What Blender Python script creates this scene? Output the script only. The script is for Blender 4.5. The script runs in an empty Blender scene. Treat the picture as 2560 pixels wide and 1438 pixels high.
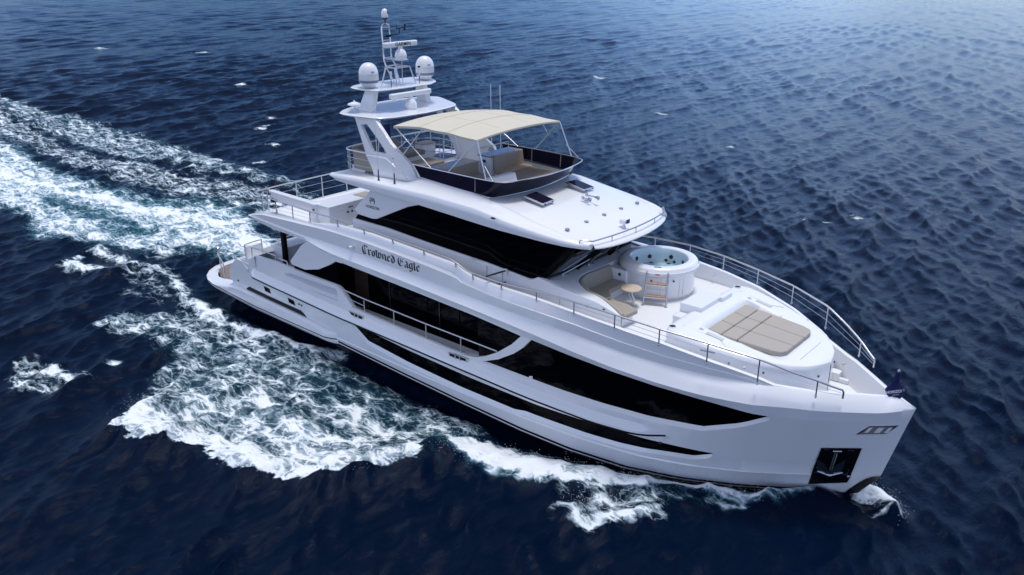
import bpy, math, random
import numpy as np
from mathutils import Vector, Matrix
random.seed(4); RNG = np.random.default_rng(7)
D = bpy.data; scene = bpy.context.scene; COL = scene.collection
PI = math.pi

# ---------------------------------------------------------------- camera
cam = D.cameras.new('camera'); cam.sensor_width = 36; cam.lens = 29.948
cam.clip_start = .5; cam.clip_end = 6000
camo = D.objects.new('camera', cam); COL.objects.link(camo); scene.camera = camo
YAW, PITCH = 2.27391, -.372678
fw = Vector((math.cos(PITCH)*math.cos(YAW), math.cos(PITCH)*math.sin(YAW), math.sin(PITCH)))
rt = fw.cross(Vector((0, 0, 1))).normalized(); up = rt.cross(fw)
M = Matrix((rt, up, -fw)).transposed().to_4x4(); M.translation = Vector((36.370, -22.969, 15.291))
camo.matrix_world = M

# ---------------------------------------------------------------- light
SUN_AZ, SUN_EL = math.radians(80), math.radians(82)
SKY_LOW, SKY_SOUTH, SKY_GLOW, SKY_TINT, LOW_TINT, GLOW_TINT = .30, 1.05, .80, (.98, .98, 1.06), (.55, .88, 1.52), (.82, .92, 1.20)
w = D.worlds.new('World'); scene.world = w; w.use_nodes = True
nt = w.node_tree; bg = nt.nodes['Background']
sky = nt.nodes.new('ShaderNodeTexSky'); sky.sky_type = 'NISHITA'; sky.sun_disc = False
sky.sun_elevation = SUN_EL; sky.sun_rotation = PI/2 - SUN_AZ
sky.air_density = 1.0; sky.dust_density = .6; sky.ozone_density = 3.0
# cool overcast: cloud bank low over the sea, brighter break in the cloud off the bow
def wn(ty, op=None, a=None, b=None, clamp=False):
    n = nt.nodes.new(ty)
    if op: n.operation = op
    if hasattr(n, 'use_clamp'): n.use_clamp = clamp
    for k, q in enumerate((a, b)):
        if q is None: continue
        if isinstance(q, (int, float)): n.inputs[k].default_value = q
        else: nt.links.new(q, n.inputs[k])
    return n
tcw = nt.nodes.new('ShaderNodeTexCoord'); sx = nt.nodes.new('ShaderNodeSeparateXYZ'); nt.links.new(tcw.outputs['Generated'], sx.inputs[0])
def wmap(v, a, b, lo, hi):
    n = nt.nodes.new('ShaderNodeMapRange'); n.interpolation_type = 'SMOOTHSTEP'; nt.links.new(v, n.inputs[0])
    for k, q in enumerate((a, b, lo, hi)): n.inputs[k+1].default_value = q
    return n.outputs[0]
GAZ = math.radians(78)
dt = wn('ShaderNodeMath', 'ADD', wn('ShaderNodeMath', 'MULTIPLY', sx.outputs[0], math.cos(GAZ)).outputs[0], wn('ShaderNodeMath', 'MULTIPLY', sx.outputs[1], math.sin(GAZ)).outputs[0]).outputs[0]
lowf = wmap(dt, -.45, .35, SKY_SOUTH, SKY_LOW); k_ = wmap(sx.outputs[2], .38, .88, 0, 1)
el = wn('ShaderNodeMath', 'ADD', lowf, wn('ShaderNodeMath', 'MULTIPLY', k_, wn('ShaderNodeMath', 'SUBTRACT', 1.0, lowf).outputs[0]).outputs[0]).outputs[0]
gl = wmap(dt, .42, 1.0, 0, SKY_GLOW)
cn = nt.nodes.new('ShaderNodeTexNoise'); cn.inputs['Scale'].default_value = 2.2; cn.inputs['Detail'].default_value = 5; nt.links.new(tcw.outputs['Generated'], cn.inputs['Vector'])
cl = wmap(cn.outputs['Fac'], .3, .7, .75, 1.25)
fac = wn('ShaderNodeMath', 'MULTIPLY', wn('ShaderNodeMath', 'ADD', el, gl).outputs[0], cl).outputs[0]
wbm = nt.nodes.new('ShaderNodeMix'); wbm.data_type = 'RGBA'; wbm.blend_type = 'MULTIPLY'; wbm.inputs['Factor'].default_value = 1
ts = nt.nodes.new('ShaderNodeMix'); ts.data_type = 'RGBA'; ts.inputs['A'].default_value = (1.02, .96, 1.16, 1); ts.inputs['B'].default_value = (*LOW_TINT, 1)
nt.links.new(wmap(dt, -.45, .35, 0, 1), ts.inputs['Factor'])
tm = nt.nodes.new('ShaderNodeMix'); tm.data_type = 'RGBA'; nt.links.new(ts.outputs['Result'], tm.inputs['A']); tm.inputs['B'].default_value = (*SKY_TINT, 1)
nt.links.new(wmap(sx.outputs[2], .05, .75, 0, 1), tm.inputs['Factor'])
tg = nt.nodes.new('ShaderNodeMix'); tg.data_type = 'RGBA'; nt.links.new(tm.outputs['Result'], tg.inputs['A']); tg.inputs['B'].default_value = (*GLOW_TINT, 1)
nt.links.new(wmap(dt, .55, .98, 0, 1), tg.inputs['Factor']); nt.links.new(tg.outputs['Result'], wbm.inputs['B'])
bwn = nt.nodes.new('ShaderNodeRGBToBW'); nt.links.new(sky.outputs[0], bwn.inputs[0])
dsm = nt.nodes.new('ShaderNodeMix'); dsm.data_type = 'RGBA'; nt.links.new(sky.outputs[0], dsm.inputs['A']); nt.links.new(bwn.outputs[0], dsm.inputs['B'])
nt.links.new(wmap(sx.outputs[2], .1, .8, .08, .88), dsm.inputs['Factor']); nt.links.new(dsm.outputs['Result'], wbm.inputs['A'])
vs_ = wn('ShaderNodeVectorMath', 'SCALE'); nt.links.new(wbm.outputs['Result'], vs_.inputs[0]); nt.links.new(fac, vs_.inputs['Scale'])
nt.links.new(vs_.outputs[0], bg.inputs[0]); bg.inputs[1].default_value = .12
sun = D.lights.new('sun', 'SUN'); sun.energy = 1.12; sun.angle = math.radians(14); sun.color = (.98, .985, 1)
suno = D.objects.new('sun', sun); COL.objects.link(suno)
sd = Vector((math.cos(SUN_EL)*math.cos(SUN_AZ), math.cos(SUN_EL)*math.sin(SUN_AZ), math.sin(SUN_EL)))
suno.rotation_euler = sd.to_track_quat('Z', 'Y').to_euler(); suno.location = sd*60
scene.view_settings.view_transform = 'Standard'; scene.view_settings.look = 'None'
scene.view_settings.exposure = 1.0; scene.view_settings.gamma = 1

# ---------------------------------------------------------------- materials
def mat(name, col, rough=.5, metal=0, spec=.5, coat=0, bump=None, var=None):
    m = D.materials.new(name); m.use_nodes = True; t = m.node_tree
    b = t.nodes['Principled BSDF']
    b.inputs['Base Color'].default_value = (*col, 1); b.inputs['Roughness'].default_value = rough
    b.inputs['Metallic'].default_value = metal; b.inputs['Specular IOR Level'].default_value = spec
    b.inputs['Coat Weight'].default_value = coat; b.inputs['Coat Roughness'].default_value = .04
    if bump or var:
        tc = t.nodes.new('ShaderNodeTexCoord')
    if bump:
        n = t.nodes.new('ShaderNodeTexNoise'); n.inputs['Scale'].default_value = bump[0]; n.inputs['Detail'].default_value = 4
        bm = t.nodes.new('ShaderNodeBump'); bm.inputs['Strength'].default_value = bump[1]; bm.inputs['Distance'].default_value = bump[2]
        t.links.new(tc.outputs['Object'], n.inputs['Vector']); t.links.new(n.outputs['Fac'], bm.inputs['Height'])
        t.links.new(bm.outputs[0], b.inputs['Normal'])
    if var:
        n = t.nodes.new('ShaderNodeTexNoise'); n.inputs['Scale'].default_value = var[0]; n.inputs['Detail'].default_value = 5
        n.inputs['Roughness'].default_value = .65
        mx = t.nodes.new('ShaderNodeMix'); mx.data_type = 'RGBA'
        mx.inputs['A'].default_value = (*col, 1); mx.inputs['B'].default_value = (*var[1], 1)
        t.links.new(tc.outputs['Object'], n.inputs['Vector']); t.links.new(n.outputs['Fac'], mx.inputs['Factor'])
        t.links.new(mx.outputs['Result'], b.inputs['Base Color'])
    return m
def wood(name, a, b_, scale, stretch):
    m = mat(name, a, .45); t = m.node_tree; b = t.nodes['Principled BSDF']
    tc = t.nodes.new('ShaderNodeTexCoord'); mp = t.nodes.new('ShaderNodeMapping'); mp.inputs['Scale'].default_value = stretch
    n = t.nodes.new('ShaderNodeTexNoise'); n.inputs['Scale'].default_value = scale; n.inputs['Detail'].default_value = 6
    r = t.nodes.new('ShaderNodeValToRGB'); r.color_ramp.elements[0].color = (*a, 1); r.color_ramp.elements[1].color = (*b_, 1)
    r.color_ramp.elements[0].position = .35; r.color_ramp.elements[1].position = .65
    t.links.new(tc.outputs['Object'], mp.inputs[0]); t.links.new(mp.outputs[0], n.inputs['Vector'])
    t.links.new(n.outputs['Fac'], r.inputs[0]); t.links.new(r.outputs[0], b.inputs['Base Color'])
    return m
WHITE = mat('white_gelcoat', (.80, .80, .81), .22, coat=.6, var=(.35, (.76, .77, .79)))
DECK = mat('nonskid_deck', (.74, .74, .75), .6, bump=(90, .15, .004), var=(1.2, (.68, .69, .70)))
BLACK = mat('black_paint', (.003, .003, .005), .35, spec=.2)
GLASS = mat('tinted_glass', (.0012, .0012, .0025), .03, spec=.05)
SMOKE = mat('smoked_acrylic', (.010, .009, .022), .06, spec=.16)
SHIELD = mat('windscreen_glass', (.004, .014, .024), .04, spec=.7)
STEEL = mat('polished_steel', (.62, .62, .64), .28, metal=1)
DARKSTEEL = mat('dark_steel', (.10, .10, .12), .3, metal=1)
GREY = mat('grey_plastic', (.30, .31, .36), .45)
RUBBER = mat('black_rubber', (.01, .01, .011), .6)
TEAK = wood('teak', (.17, .12, .09), (.26, .20, .16), 6, (1, 12, 1))
TABLEWOOD = wood('pale_wood', (.50, .39, .29), (.66, .53, .41), 9, (2, 8, 1))
RUNG = wood('teak_rung', (.36, .19, .11), (.50, .30, .19), 12, (1, 6, 1))
BEIGE = mat('beige_vinyl', (.36, .32, .265), .55, bump=(140, .2, .003), var=(3, (.32, .285, .235)))
TAUPE = mat('taupe_fabric', (.25, .215, .18), .7, bump=(140, .25, .003), var=(3, (.21, .18, .15)))
TAN = mat('tan_leather', (.44, .345, .26), .5, var=(3, (.39, .30, .22)))
CREAM = mat('cream_canvas', (.60, .56, .455), .75, bump=(60, .2, .004), var=(2, (.555, .515, .415)))
COUNTER = mat('brown_counter', (.20, .155, .12), .15, coat=.5)
NAVY = mat('navy_cloth', (.006, .008, .085), .7, bump=(40, .2, .004))
BLUEINK = mat('blue_ink', (.02, .03, .16), .4)
PALE = mat('pale_acrylic', (.62, .73, .78), .15, coat=.3)
POOL = mat('tub_water', (.36, .54, .60), .03, spec=.5, bump=(9, .3, .02))
RED = mat('red_plastic', (.30, .01, .02), .4)
GREEN = mat('green_lens', (.0, .16, .12), .2)
INK = mat('black_lettering', (.006, .007, .014), .35)
BROWN = mat('reflection_brown', (.030, .018, .014), .35)

# ---------------------------------------------------------------- mesh builder
class MB:
    def __init__(s): s.v = []; s.f = []; s.m = []
    def add(s, vs, fs, mi=0):
        o = len(s.v); s.v += [tuple(map(float, q)) for q in vs]
        s.f += [tuple(i+o for i in f) for f in fs]; s.m += [mi]*len(fs); return s
    def box(s, lo, hi, mi=0, rz=0, tilt=None):
        x0, y0, z0 = lo; x1, y1, z1 = hi
        p = [Vector(q) for q in ((x0,y0,z0),(x1,y0,z0),(x1,y1,z0),(x0,y1,z0),(x0,y0,z1),(x1,y0,z1),(x1,y1,z1),(x0,y1,z1))]
        if rz or tilt:
            c = Vector(((x0+x1)/2, (y0+y1)/2, (z0+z1)/2)); R = Matrix.Rotation(rz, 3, 'Z')
            if tilt: R = R @ Matrix.Rotation(tilt[1], 3, tilt[0])
            p = [c + R @ (q-c) for q in p]
        return s.add(p, [(0,3,2,1),(4,5,6,7),(0,1,5,4),(1,2,6,5),(2,3,7,6),(3,0,4,7)], mi)
    def hexa(s, p, mi=0):        # 8 corners, bottom ring then top ring, counter-clockwise
        return s.add(p, [(0,3,2,1),(4,5,6,7),(0,1,5,4),(1,2,6,5),(2,3,7,6),(3,0,4,7)], mi)
    def tube(s, path, r, n=8, mi=0, cap=True, closed=False):
        P = [Vector(q) for q in path]; k = len(P); rings = []
        prev = None
        for i, q in enumerate(P):
            a = P[i-1] if (i or closed) else q; b = P[(i+1) % k] if (i < k-1 or closed) else q
            t = (b-a); t = t.normalized() if t.length > 1e-9 else Vector((0,0,1))
            ref = Vector((0,0,1)) if abs(t.z) < .95 else Vector((1,0,0))
            if prev is not None:
                u = (prev - t*prev.dot(t)); u = u.normalized() if u.length > 1e-6 else t.cross(ref).normalized()
            else: u = t.cross(ref).normalized()
            prev = u; w_ = t.cross(u)
            rr = r[i] if isinstance(r, (list, tuple)) else r
            rings.append([q + (u*math.cos(2*PI*j/n) + w_*math.sin(2*PI*j/n))*rr for j in range(n)])
        vs = [q for R in rings for q in R]; fs = []
        for i in range(k if closed else k-1):
            A = i*n; B = ((i+1) % k)*n
            for j in range(n): fs.append((A+j, A+(j+1) % n, B+(j+1) % n, B+j))
        if cap and not closed:
            fs.append(tuple(range(n))[::-1]); fs.append(tuple((k-1)*n+j for j in range(n)))
        return s.add(vs, fs, mi)
    def lathe(s, prof, c=(0,0,0), n=40, mi=0, mis=None, cap=True):
        vs = []; fs = []; ms = []
        for r, z in prof:
            for j in range(n):
                a = 2*PI*j/n; vs.append((c[0]+r*math.cos(a), c[1]+r*math.sin(a), c[2]+z))
        for i in range(len(prof)-1):
            for j in range(n): fs.append((i*n+j, i*n+(j+1) % n, (i+1)*n+(j+1) % n, (i+1)*n+j)); ms.append(mis[i] if mis else mi)
        o = len(s.v); s.v += vs; s.f += [tuple(i+o for i in f) for f in fs]; s.m += ms
        if cap and prof[0][0] > 1e-4: s.f.append(tuple(o+j for j in range(n))[::-1]); s.m.append(mis[0] if mis else mi)
        if cap and prof[-1][0] > 1e-4: s.f.append(tuple(o+(len(prof)-1)*n+j for j in range(n))); s.m.append(mis[-1] if mis else mi)
        return s
    def grid(s, rows, mi=0, skip=None, mis=None, flip=False):
        k = len(rows[0]); vs = [q for r in rows for q in r]; fs = []; ms = []
        for i in range(len(rows)-1):
            for j in range(k-1):
                if skip and skip(i, j): continue
                f = (i*k+j, i*k+j+1, (i+1)*k+j+1, (i+1)*k+j)
                a, b, c_, d = (Vector(vs[q]) for q in f)
                if ((c_-a).cross(d-b)).length < 1e-8: continue
                fs.append(f[::-1] if flip else f); ms.append(mis(i, j) if mis else mi)
        o = len(s.v); s.v += [tuple(map(float, q)) for q in vs]; s.f += [tuple(i+o for i in f) for f in fs]; s.m += ms
        return s
    def prism(s, outline, z0, z1, mi=0, top=None):   # outline in xy; z may be callables
        n = len(outline); f0 = z0 if callable(z0) else (lambda x, y: z0); f1 = z1 if callable(z1) else (lambda x, y: z1)
        tp = top or outline
        vs = [(x, y, f0(x, y)) for x, y in outline] + [(x, y, f1(x, y)) for x, y in tp]
        return s.add(vs, [tuple(range(n))[::-1], tuple(range(n, 2*n))] + [(i, (i+1) % n, n+(i+1) % n, n+i) for i in range(n)], mi)
    def mirror(s):
        n = len(s.v); s.v += [(x, -y, z) for x, y, z in s.v]
        s.f += [tuple(i+n for i in f)[::-1] for f in s.f]; s.m += s.m; return s
    def mirrored(s):
        o = MB(); o.v = [(x, -y, z) for x, y, z in s.v]; o.f = [f[::-1] for f in s.f]; o.m = list(s.m); return o
    def build(s, name, mats, parent=None, smooth=None, bevel=0, seg=2, sub=0, recalc=False, weld=False):
        me = D.meshes.new(name); me.from_pydata(s.v, [], s.f)
        if not isinstance(mats, (list, tuple)): mats = [mats]
        for m in mats: me.materials.append(m)
        me.polygons.foreach_set('material_index', s.m)
        if recalc or weld:
            import bmesh
            bm = bmesh.new(); bm.from_mesh(me)
            if weld: bmesh.ops.remove_doubles(bm, verts=bm.verts, dist=5e-4)
            if recalc: bmesh.ops.recalc_face_normals(bm, faces=bm.faces)
            bm.to_mesh(me); bm.free()
        me.update()
        if smooth is not None or bevel:
            me.polygons.foreach_set('use_smooth', [True]*len(me.polygons))
            me.set_sharp_from_angle(angle=math.radians(smooth if smooth is not None else 35))
        o = D.objects.new(name, me); COL.objects.link(o)
        if parent: o.parent = parent
        if bevel:
            b = o.modifiers.new('bevel', 'BEVEL'); b.width = bevel; b.segments = seg; b.limit_method = 'ANGLE'; b.angle_limit = math.radians(40)
            b.harden_normals = True
        if sub:
            q = o.modifiers.new('sub', 'SUBSURF'); q.levels = sub; q.render_levels = sub
        return o
def thing(name, label, cat, loc=(0,0,0), group=None):
    o = D.objects.new(name, None); COL.objects.link(o); o.location = loc; o.empty_display_size = .2
    o['label'] = label; o['category'] = cat
    if group: o['group'] = group
    return o
def tag(o, label, cat, group=None):
    o['label'] = label; o['category'] = cat
    if group: o['group'] = group
    return o
def text_mesh(name, txt, size, mtx, material, parent, extrude=.002, sx=1, bold=0):
    cu = D.curves.new(name, 'FONT'); cu.body = txt; cu.size = size; cu.extrude = extrude; cu.offset = bold
    cu.align_x = 'CENTER'; cu.align_y = 'CENTER'; cu.resolution_u = 3
    t = D.objects.new(name+'_tmp', cu); COL.objects.link(t)
    bpy.context.view_layer.update()
    me = D.meshes.new_from_object(t.evaluated_get(bpy.context.evaluated_depsgraph_get()))
    D.objects.remove(t); me.name = name
    me.transform(Matrix.Diagonal((sx, 1, 1, 1))); me.transform(mtx)
    me.materials.clear(); me.materials.append(material)
    o = D.objects.new(name, me); COL.objects.link(o); o.parent = parent
    return o
def frame(X, Y, Z, loc):
    m = Matrix((X, Y, Z)).transposed().to_4x4(); m.translation = Vector(loc); return m
def curve(pts, k=6):         # Catmull-Rom through points
    P = [Vector(p) for p in pts]; out = []
    for i in range(len(P)-1):
        a = P[i-1] if i else P[0]*2-P[1]; b, c_ = P[i], P[i+1]; d = P[i+2] if i+2 < len(P) else P[-1]*2-P[-2]
        for j in range(k):
            t = j/k; out.append(.5*((2*b)+(c_-a)*t+(2*a-5*b+4*c_-d)*t*t+(3*b-a-3*c_+d)*t**3))
    out.append(P[-1]); return out
def T(*pts):
    xs, ys = zip(*pts); return lambda x: float(np.interp(x, xs, ys))
def sstep(a, b, x): t = min(max((x-a)/(b-a), 0), 1); return t*t*(3-2*t)

# ---------------------------------------------------------------- hull form (x forward, y to port, z up; metres)
tu = [0,.5,1.0,1.63,2.19,3.57,4.93,6.32,7.7,9.1,11,14,18,22,26,30,32]; tv = [0,.45,.85,1.34,1.77,2.58,3.03,3.35,3.54,3.64,3.68,3.7,3.7,3.7,3.65,3.5,3.4]
bu = [0,.5,1,2,3,4.5,6,8,10,13,16,20,25,30,32]; bv = [0,.26,.52,1.08,1.68,2.42,2.97,3.32,3.48,3.55,3.55,3.5,3.42,3.35,3.3]
def stem(z): return float(np.interp(z, [-1.2,0,.12,1.2,3.59,5,12], [28.9,30.07,30.2,30.93,31.5,31.8,31.8]))
def hb(x, z):
    u = stem(z)-x; t = min(max((z-.3)/2.9, 0), 1)**.9
    return float(np.interp(u, tu, tv))*t + float(np.interp(u, bu, bv))*(1-t)
def HP(x, z, off=0): return (x, -(max(hb(x, z)+off, 0)), z)
def smooth_table(t, x, w_=.35):
    return sum(t(x+w_*(k-3)/3)*c for k, c in enumerate((1,2,3,4,3,2,1)))/16
zs_ = T((-1,.68),(10.4,.68),(13.3,.57),(16.5,.45),(20,.30),(22,.22),(24,.18),(26,.16),(27.5,.19),(29,.26),(29.95,.31),(30.4,.34))
zk_ = T((-1,.92),(10,.80),(15,.76),(20,.74),(24.4,.76),(26,.79),(27.6,.87),(29.3,1.03),(30.9,1.2),(32,1.2))
zl_ = T((10,1.77),(11.7,1.77),(12.52,1.27),(14.84,1.07),(17.47,.96),(19.95,.93),(20.45,1.03),(22,1.04),(24,1.06),(25.71,1.22),(26.26,1.26),(26.81,1.46),(32,1.6))
zu_ = T((10,1.772),(11.7,1.772),(14.9,1.58),(18.1,1.48),(21,1.44),(23.2,1.50),(25,1.50),(26.81,1.461),(32,1.601))
zr_ = T((4.8,2.24),(6.4,2.17),(8.7,2.09),(10.9,1.99),(15,1.94),(18.4,1.87),(20.5,1.80),(22,1.78),(23.6,1.74),(25,1.77),(25.7,1.90),(28,2.1),(32,2.3))
zc_ = T((2,2.5),(5.3,3.10),(6.9,3.18),(11.0,3.18),(11.22,3.1),(11.86,2.46),(12.5,2.43),(15,2.35),(17.1,2.29),(18.5,2.32),(22,2.31),(25,2.34),(26.57,2.40),(27.5,2.74),(28.32,3.17),(29,3.2),(32,3.26))
ze_ = T((5,4.97),(5.28,4.96),(5.8,4.85),(6.64,4.76),(7.57,4.72),(9.2,4.70),(10,4.5),(11.1,4.28),(15.15,4.12),(18.26,3.98),(20.8,3.79),(22.6,3.68),(25,3.52),(26.6,3.39),(28.32,3.175),(29,3.205),(32,3.265))
zb_ = T((5,4.975),(5.3,4.98),(9.2,4.76),(11,4.56),(15,4.42),(18.3,4.25),(20.8,4.1),(24,3.80),(25.8,3.66),(27.3,3.58),(29,3.55),(29.6,3.5),(30.8,3.47),(31.5,3.59),(32,3.59))
zv_ = T((5,4.98),(5.3,4.985),(9.2,4.86),(10.8,4.87),(12,4.83),(14.5,4.72),(17.2,4.6),(19,4.53),(22.4,4.38),(24.1,4.22),(26.2,4.08),(28.1,4.04),(29,3.95),(30.1,3.88),(31.0,3.80),(31.5,3.61))
ov_ = T((5,-.03),(9,-.04),(10,-.07),(20,-.08),(22,-.13),(24,-.2),(26,-.3),(28,-.40),(30,-.44),(32,-.44))
zh_ = T((5,4.985),(5.28,4.99),(5.7,5.13),(6.35,5.25),(8.46,5.36),(10.8,5.45),(12.8,5.43),(14.6,5.35),(16.25,5.26),(17.35,5.17),(17.75,4.98),(19,4.85),(22.4,4.72),(25,4.45),(27,4.25),(28.1,4.05),(29,3.953),(30.1,3.883),(31.0,3.803),(31.5,3.613))
zp_ = T((5,4.99),(5.28,4.995),(5.7,5.14),(6.35,5.26),(8.46,5.38),(9.6,5.44),(10.3,5.55),(11,5.66),(13,5.70),(14.5,5.64),(16,5.57),(17.4,5.5),(17.7,5.36),(18.1,5.24),(19,5.19),(20.4,5.18),(21.2,5.15),(22.4,5.08),(23.8,4.97),(25.3,4.8),(26.9,4.48),(28,4.18),(28.2,4.06),(29,3.958),(30.1,3.888),(31.0,3.808),(31.5,3.618))
op_ = T((5,-.06),(9,-.12),(10.5,-.24),(22,-.22),(24,-.25),(26.9,-.34),(28,-.42),(30,-.46),(32,-.46))

yacht = thing('motor_yacht', 'white three deck motor yacht with black window bands under way on the blue sea', 'yacht', (16, 0, 0))
def P(name, mb, mats, parent=None, **k):
    o = mb.build(name, mats, parent or yacht, **k)
    if parent is None or parent is yacht: o.location = (-16, 0, 0)
    return o

# ---- hull shell: rows of (z, offset) functions, aft start, evaluated on one x grid
XG = sorted(set(np.round(np.concatenate([np.arange(2.8, 29, .16), np.arange(29, 31.9, .05),
     [11.7,11.72,11.86,11.22,11.0,12.52,26.24,26.81,26.83,20.45,19.95,28.32,18.65,26.57,4.8,5.2,25.65,17.35,17.75,17.4,17.7,18.1,10.3]]), 3)))
def win(x): return sstep(11.68, 11.78, x)*(1-sstep(26.78, 26.83, x))
def wfw(x): return sstep(18.3, 18.9, x)*(1-sstep(28.25, 28.33, x))
def rub(x): return sstep(4.75, 5.3, x)*(1-sstep(24.3, 25.7, x))
sm = smooth_table
rows = [
 (lambda x: -.95, lambda x: -1.3, 3.2), (lambda x: sm(zs_, x)-.30, lambda x: -.05, 3.2),
 (lambda x: sm(zs_, x)-.135, lambda x: 0, 3.2), (lambda x: sm(zs_, x)-.085, lambda x: 0, 3.2), (lambda x: sm(zs_, x), lambda x: .0, 3.2),
 (lambda x: sm(zk_, x)-.015, lambda x: .035, 3.2), (lambda x: sm(zk_, x)+.03, lambda x: 0, 3.2),
 (lambda x: zl_(x)-.17*win(x)-.01, lambda x: 0, 3.0), (lambda x: zl_(x)-.05*win(x), lambda x: -.08*win(x), 2.95),
 (lambda x: zu_(x), lambda x: -.08*win(x), 2.95), (lambda x: zu_(x)+.02, lambda x: 0, 2.95),
 (lambda x: sm(zr_, x)-.095, lambda x: 0, 3.2), (lambda x: sm(zr_, x)-.085, lambda x: .225*rub(x), 3.25), (lambda x: sm(zr_, x)-.018, lambda x: .222*rub(x), 3.3),
 (lambda x: sm(zr_, x)+.05, lambda x: .205*rub(x), 3.35), (lambda x: sm(zr_, x)+.14, lambda x: .12*rub(x), 3.5), (lambda x: sm(zr_, x)+.27, lambda x: .005*rub(x), 3.7),
 (lambda x: max(zc_(x)-.12, sm(zr_, x)+.275), lambda x: -.02*(x < 18.6)-.05*(x < 11), 5.0), (lambda x: zc_(x), lambda x: -.03*(x < 18.3)-.05*(x < 11)-.12*wfw(x), 5.3),
 (lambda x: ze_(x), lambda x: -.12*wfw(x)*(x > 20.5), 5.28), (lambda x: ze_(x)+.02, lambda x: 0, 5.28),
 (lambda x: sm(zb_, x), lambda x: .09*sstep(9,10.5,x)*sstep(29.5,26,x)+.02, 5.28), (lambda x: sm(zb_, x)*.45+sm(zv_, x)*.55, lambda x: .035*sstep(30, 20, x)+sm(ov_, x)*.35, 5.28),
 (lambda x: sm(zv_, x)-.012, lambda x: sm(ov_, x)+.03, 5.28), (lambda x: sm(zv_, x)+.012, lambda x: sm(ov_, x)-.012, 5.28),
 (lambda x: min(zh_(x)-.06*(x < 17.5), zp_(x)-.03), lambda x: sm(ov_, x)+.015-.01*(x > 17.5), 5.28),
 (lambda x: min(zh_(x)+.02, zp_(x)-.012), lambda x: sm(ov_, x)-.02-.055*(1-sstep(17.3, 17.8, x)), 5.28),
 (lambda x: zp_(x)-.09 if x < 28 else zp_(x)-.006, lambda x: .45*sm(ov_, x)+.55*sm(op_, x)-.03*sstep(10, 11, x)*(x < 28), 5.28),
 (lambda x: zp_(x)-.015, lambda x: sm(op_, x), 5.28), (lambda x: zp_(x), lambda x: sm(op_, x)-.06, 5.28), (lambda x: zp_(x)-.015, lambda x: sm(op_, x)-.14, 5.28),
 (lambda x: 4.93 if x < 17.3 else 4.1 if x < 24 else 3.1, lambda x: sm(op_, x)-.17-.05*(x > 24), 5.28)]
HR = []
for zf, of, x0 in rows:
    r = []
    for X in XG:
        x = max(X, x0); z = zf(x)
        for _ in range(6):
            x = min(max(X, x0), stem(z)); z = zf(x)
        u = stem(z)-x
        r.append(HP(x, z, of(x)*min(1, u/.7)))
    HR.append(r)
def hskip(i, j):
    xm = (XG[j]+XG[j+1])/2
    if i == 8: return 11.7 < xm < 26.81
    if i == 18: return xm < 28.32
    return False
def hmat(i, j):
    xm = (XG[j]+XG[j+1])/2
    if i in (0, 1, 3): return 1
    if i == 12 and 4.9 < xm < 25.5: return 1
    return 0
hm = MB(); hm.grid(HR, skip=hskip, mis=hmat); hm.mirror()
hull = P('hull', hm, [WHITE, BLACK], smooth=32)

def strip(x0, x1, lo, hi, off, n=60, nv=4):
    rs = []
    for k in range(nv+1):
        rs.append([HP(x, lo(x)+(hi(x)-lo(x))*k/nv, off) for x in np.linspace(x0, x1, n)])
    return MB().grid(rs)
def panel(poly, off, thick=0, n=None):
    """outline in (x, z) laid on the hull side: cut in x slices, optional thickness inboard"""
    xs = sorted(set([round(p[0], 4) for p in poly] + list(np.round(np.linspace(min(p[0] for p in poly), max(p[0] for p in poly), n or 24), 4))))
    lo = []; hi = []
    for x in xs:
        zz = []
        for i in range(len(poly)):
            a, b = poly[i], poly[(i+1) % len(poly)]
            if min(a[0], b[0])-2e-4 <= x <= max(a[0], b[0])+2e-4:
                if abs(a[0]-b[0]) < 3e-4: zz += [a[1], b[1]]
                else: zz.append(a[1]+(b[1]-a[1])*min(max((x-a[0])/(b[0]-a[0]), 0), 1))
        lo.append(min(zz)); hi.append(max(zz))
    F = [[HP(x, l, off) for x, l in zip(xs, lo)]] + [[HP(x, l+(h-l)*k/3, off) for x, l, h in zip(xs, lo, hi)] for k in (1, 2)] + [[HP(x, h, off) for x, h in zip(xs, hi)]]
    m = MB()
    if not thick: return m.grid(F)
    Bk = [[HP(x, z, off-thick) for x, z in zip(xs, zz)] for zz in (hi, lo)]
    m.grid(F + Bk + [F[0]])
    for j in (0, -1):
        m.add([F[0][j], F[3][j], Bk[0][j], Bk[1][j]], [(0, 1, 2, 3)])
    return m
def both(name, mb, mats, parent=None, **k):
    return P(name, mb, mats, parent, **k), P(name, mb.mirrored(), mats, parent, **k)
def sub(name, mb, mats, par, **k): return mb.build(name, mats, par, **k)
both('hull_window', strip(11.7, 26.81, lambda x: zl_(x)-.05*win(x), lambda x: max(zu_(x), zl_(x)+.001), -.08, 90), GLASS, smooth=30)
fwin = lambda x: max(zc_(x), float(np.interp(x, [18.2, 18.65, 19.4, 20.1, 20.5, 20.8], [2.31, 2.33, 2.5, 2.95, 3.3, 3.75])) if x < 20.8 else 0)
both('saloon_window', strip(18.4, 28.32, zc_, lambda x: ze_(x)+.01, -.125, 70), GLASS, smooth=30)
arc = [(20.84,3.84),(20.5,3.44),(20.1,3.10),(19.4,2.66),(18.65,2.34),(17.9,2.26),(17.3,2.26),(17.9,2.33),(18.35,2.40),(18.8,2.58),(19.35,2.90),(20.0,3.40),(20.42,3.84)]
both('curved_strut', panel(arc, .0, .28, 40), WHITE, recalc=True, smooth=30)
wing = [(9.42,4.72),(8.96,4.42),(8.44,3.9),(8.12,3.58),(8.22,3.45),(9.09,3.43),(10.0,3.66),(10.7,4.0),(11.12,4.25),(11.5,4.26),(11.5,4.5),(10.4,4.72)]
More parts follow.
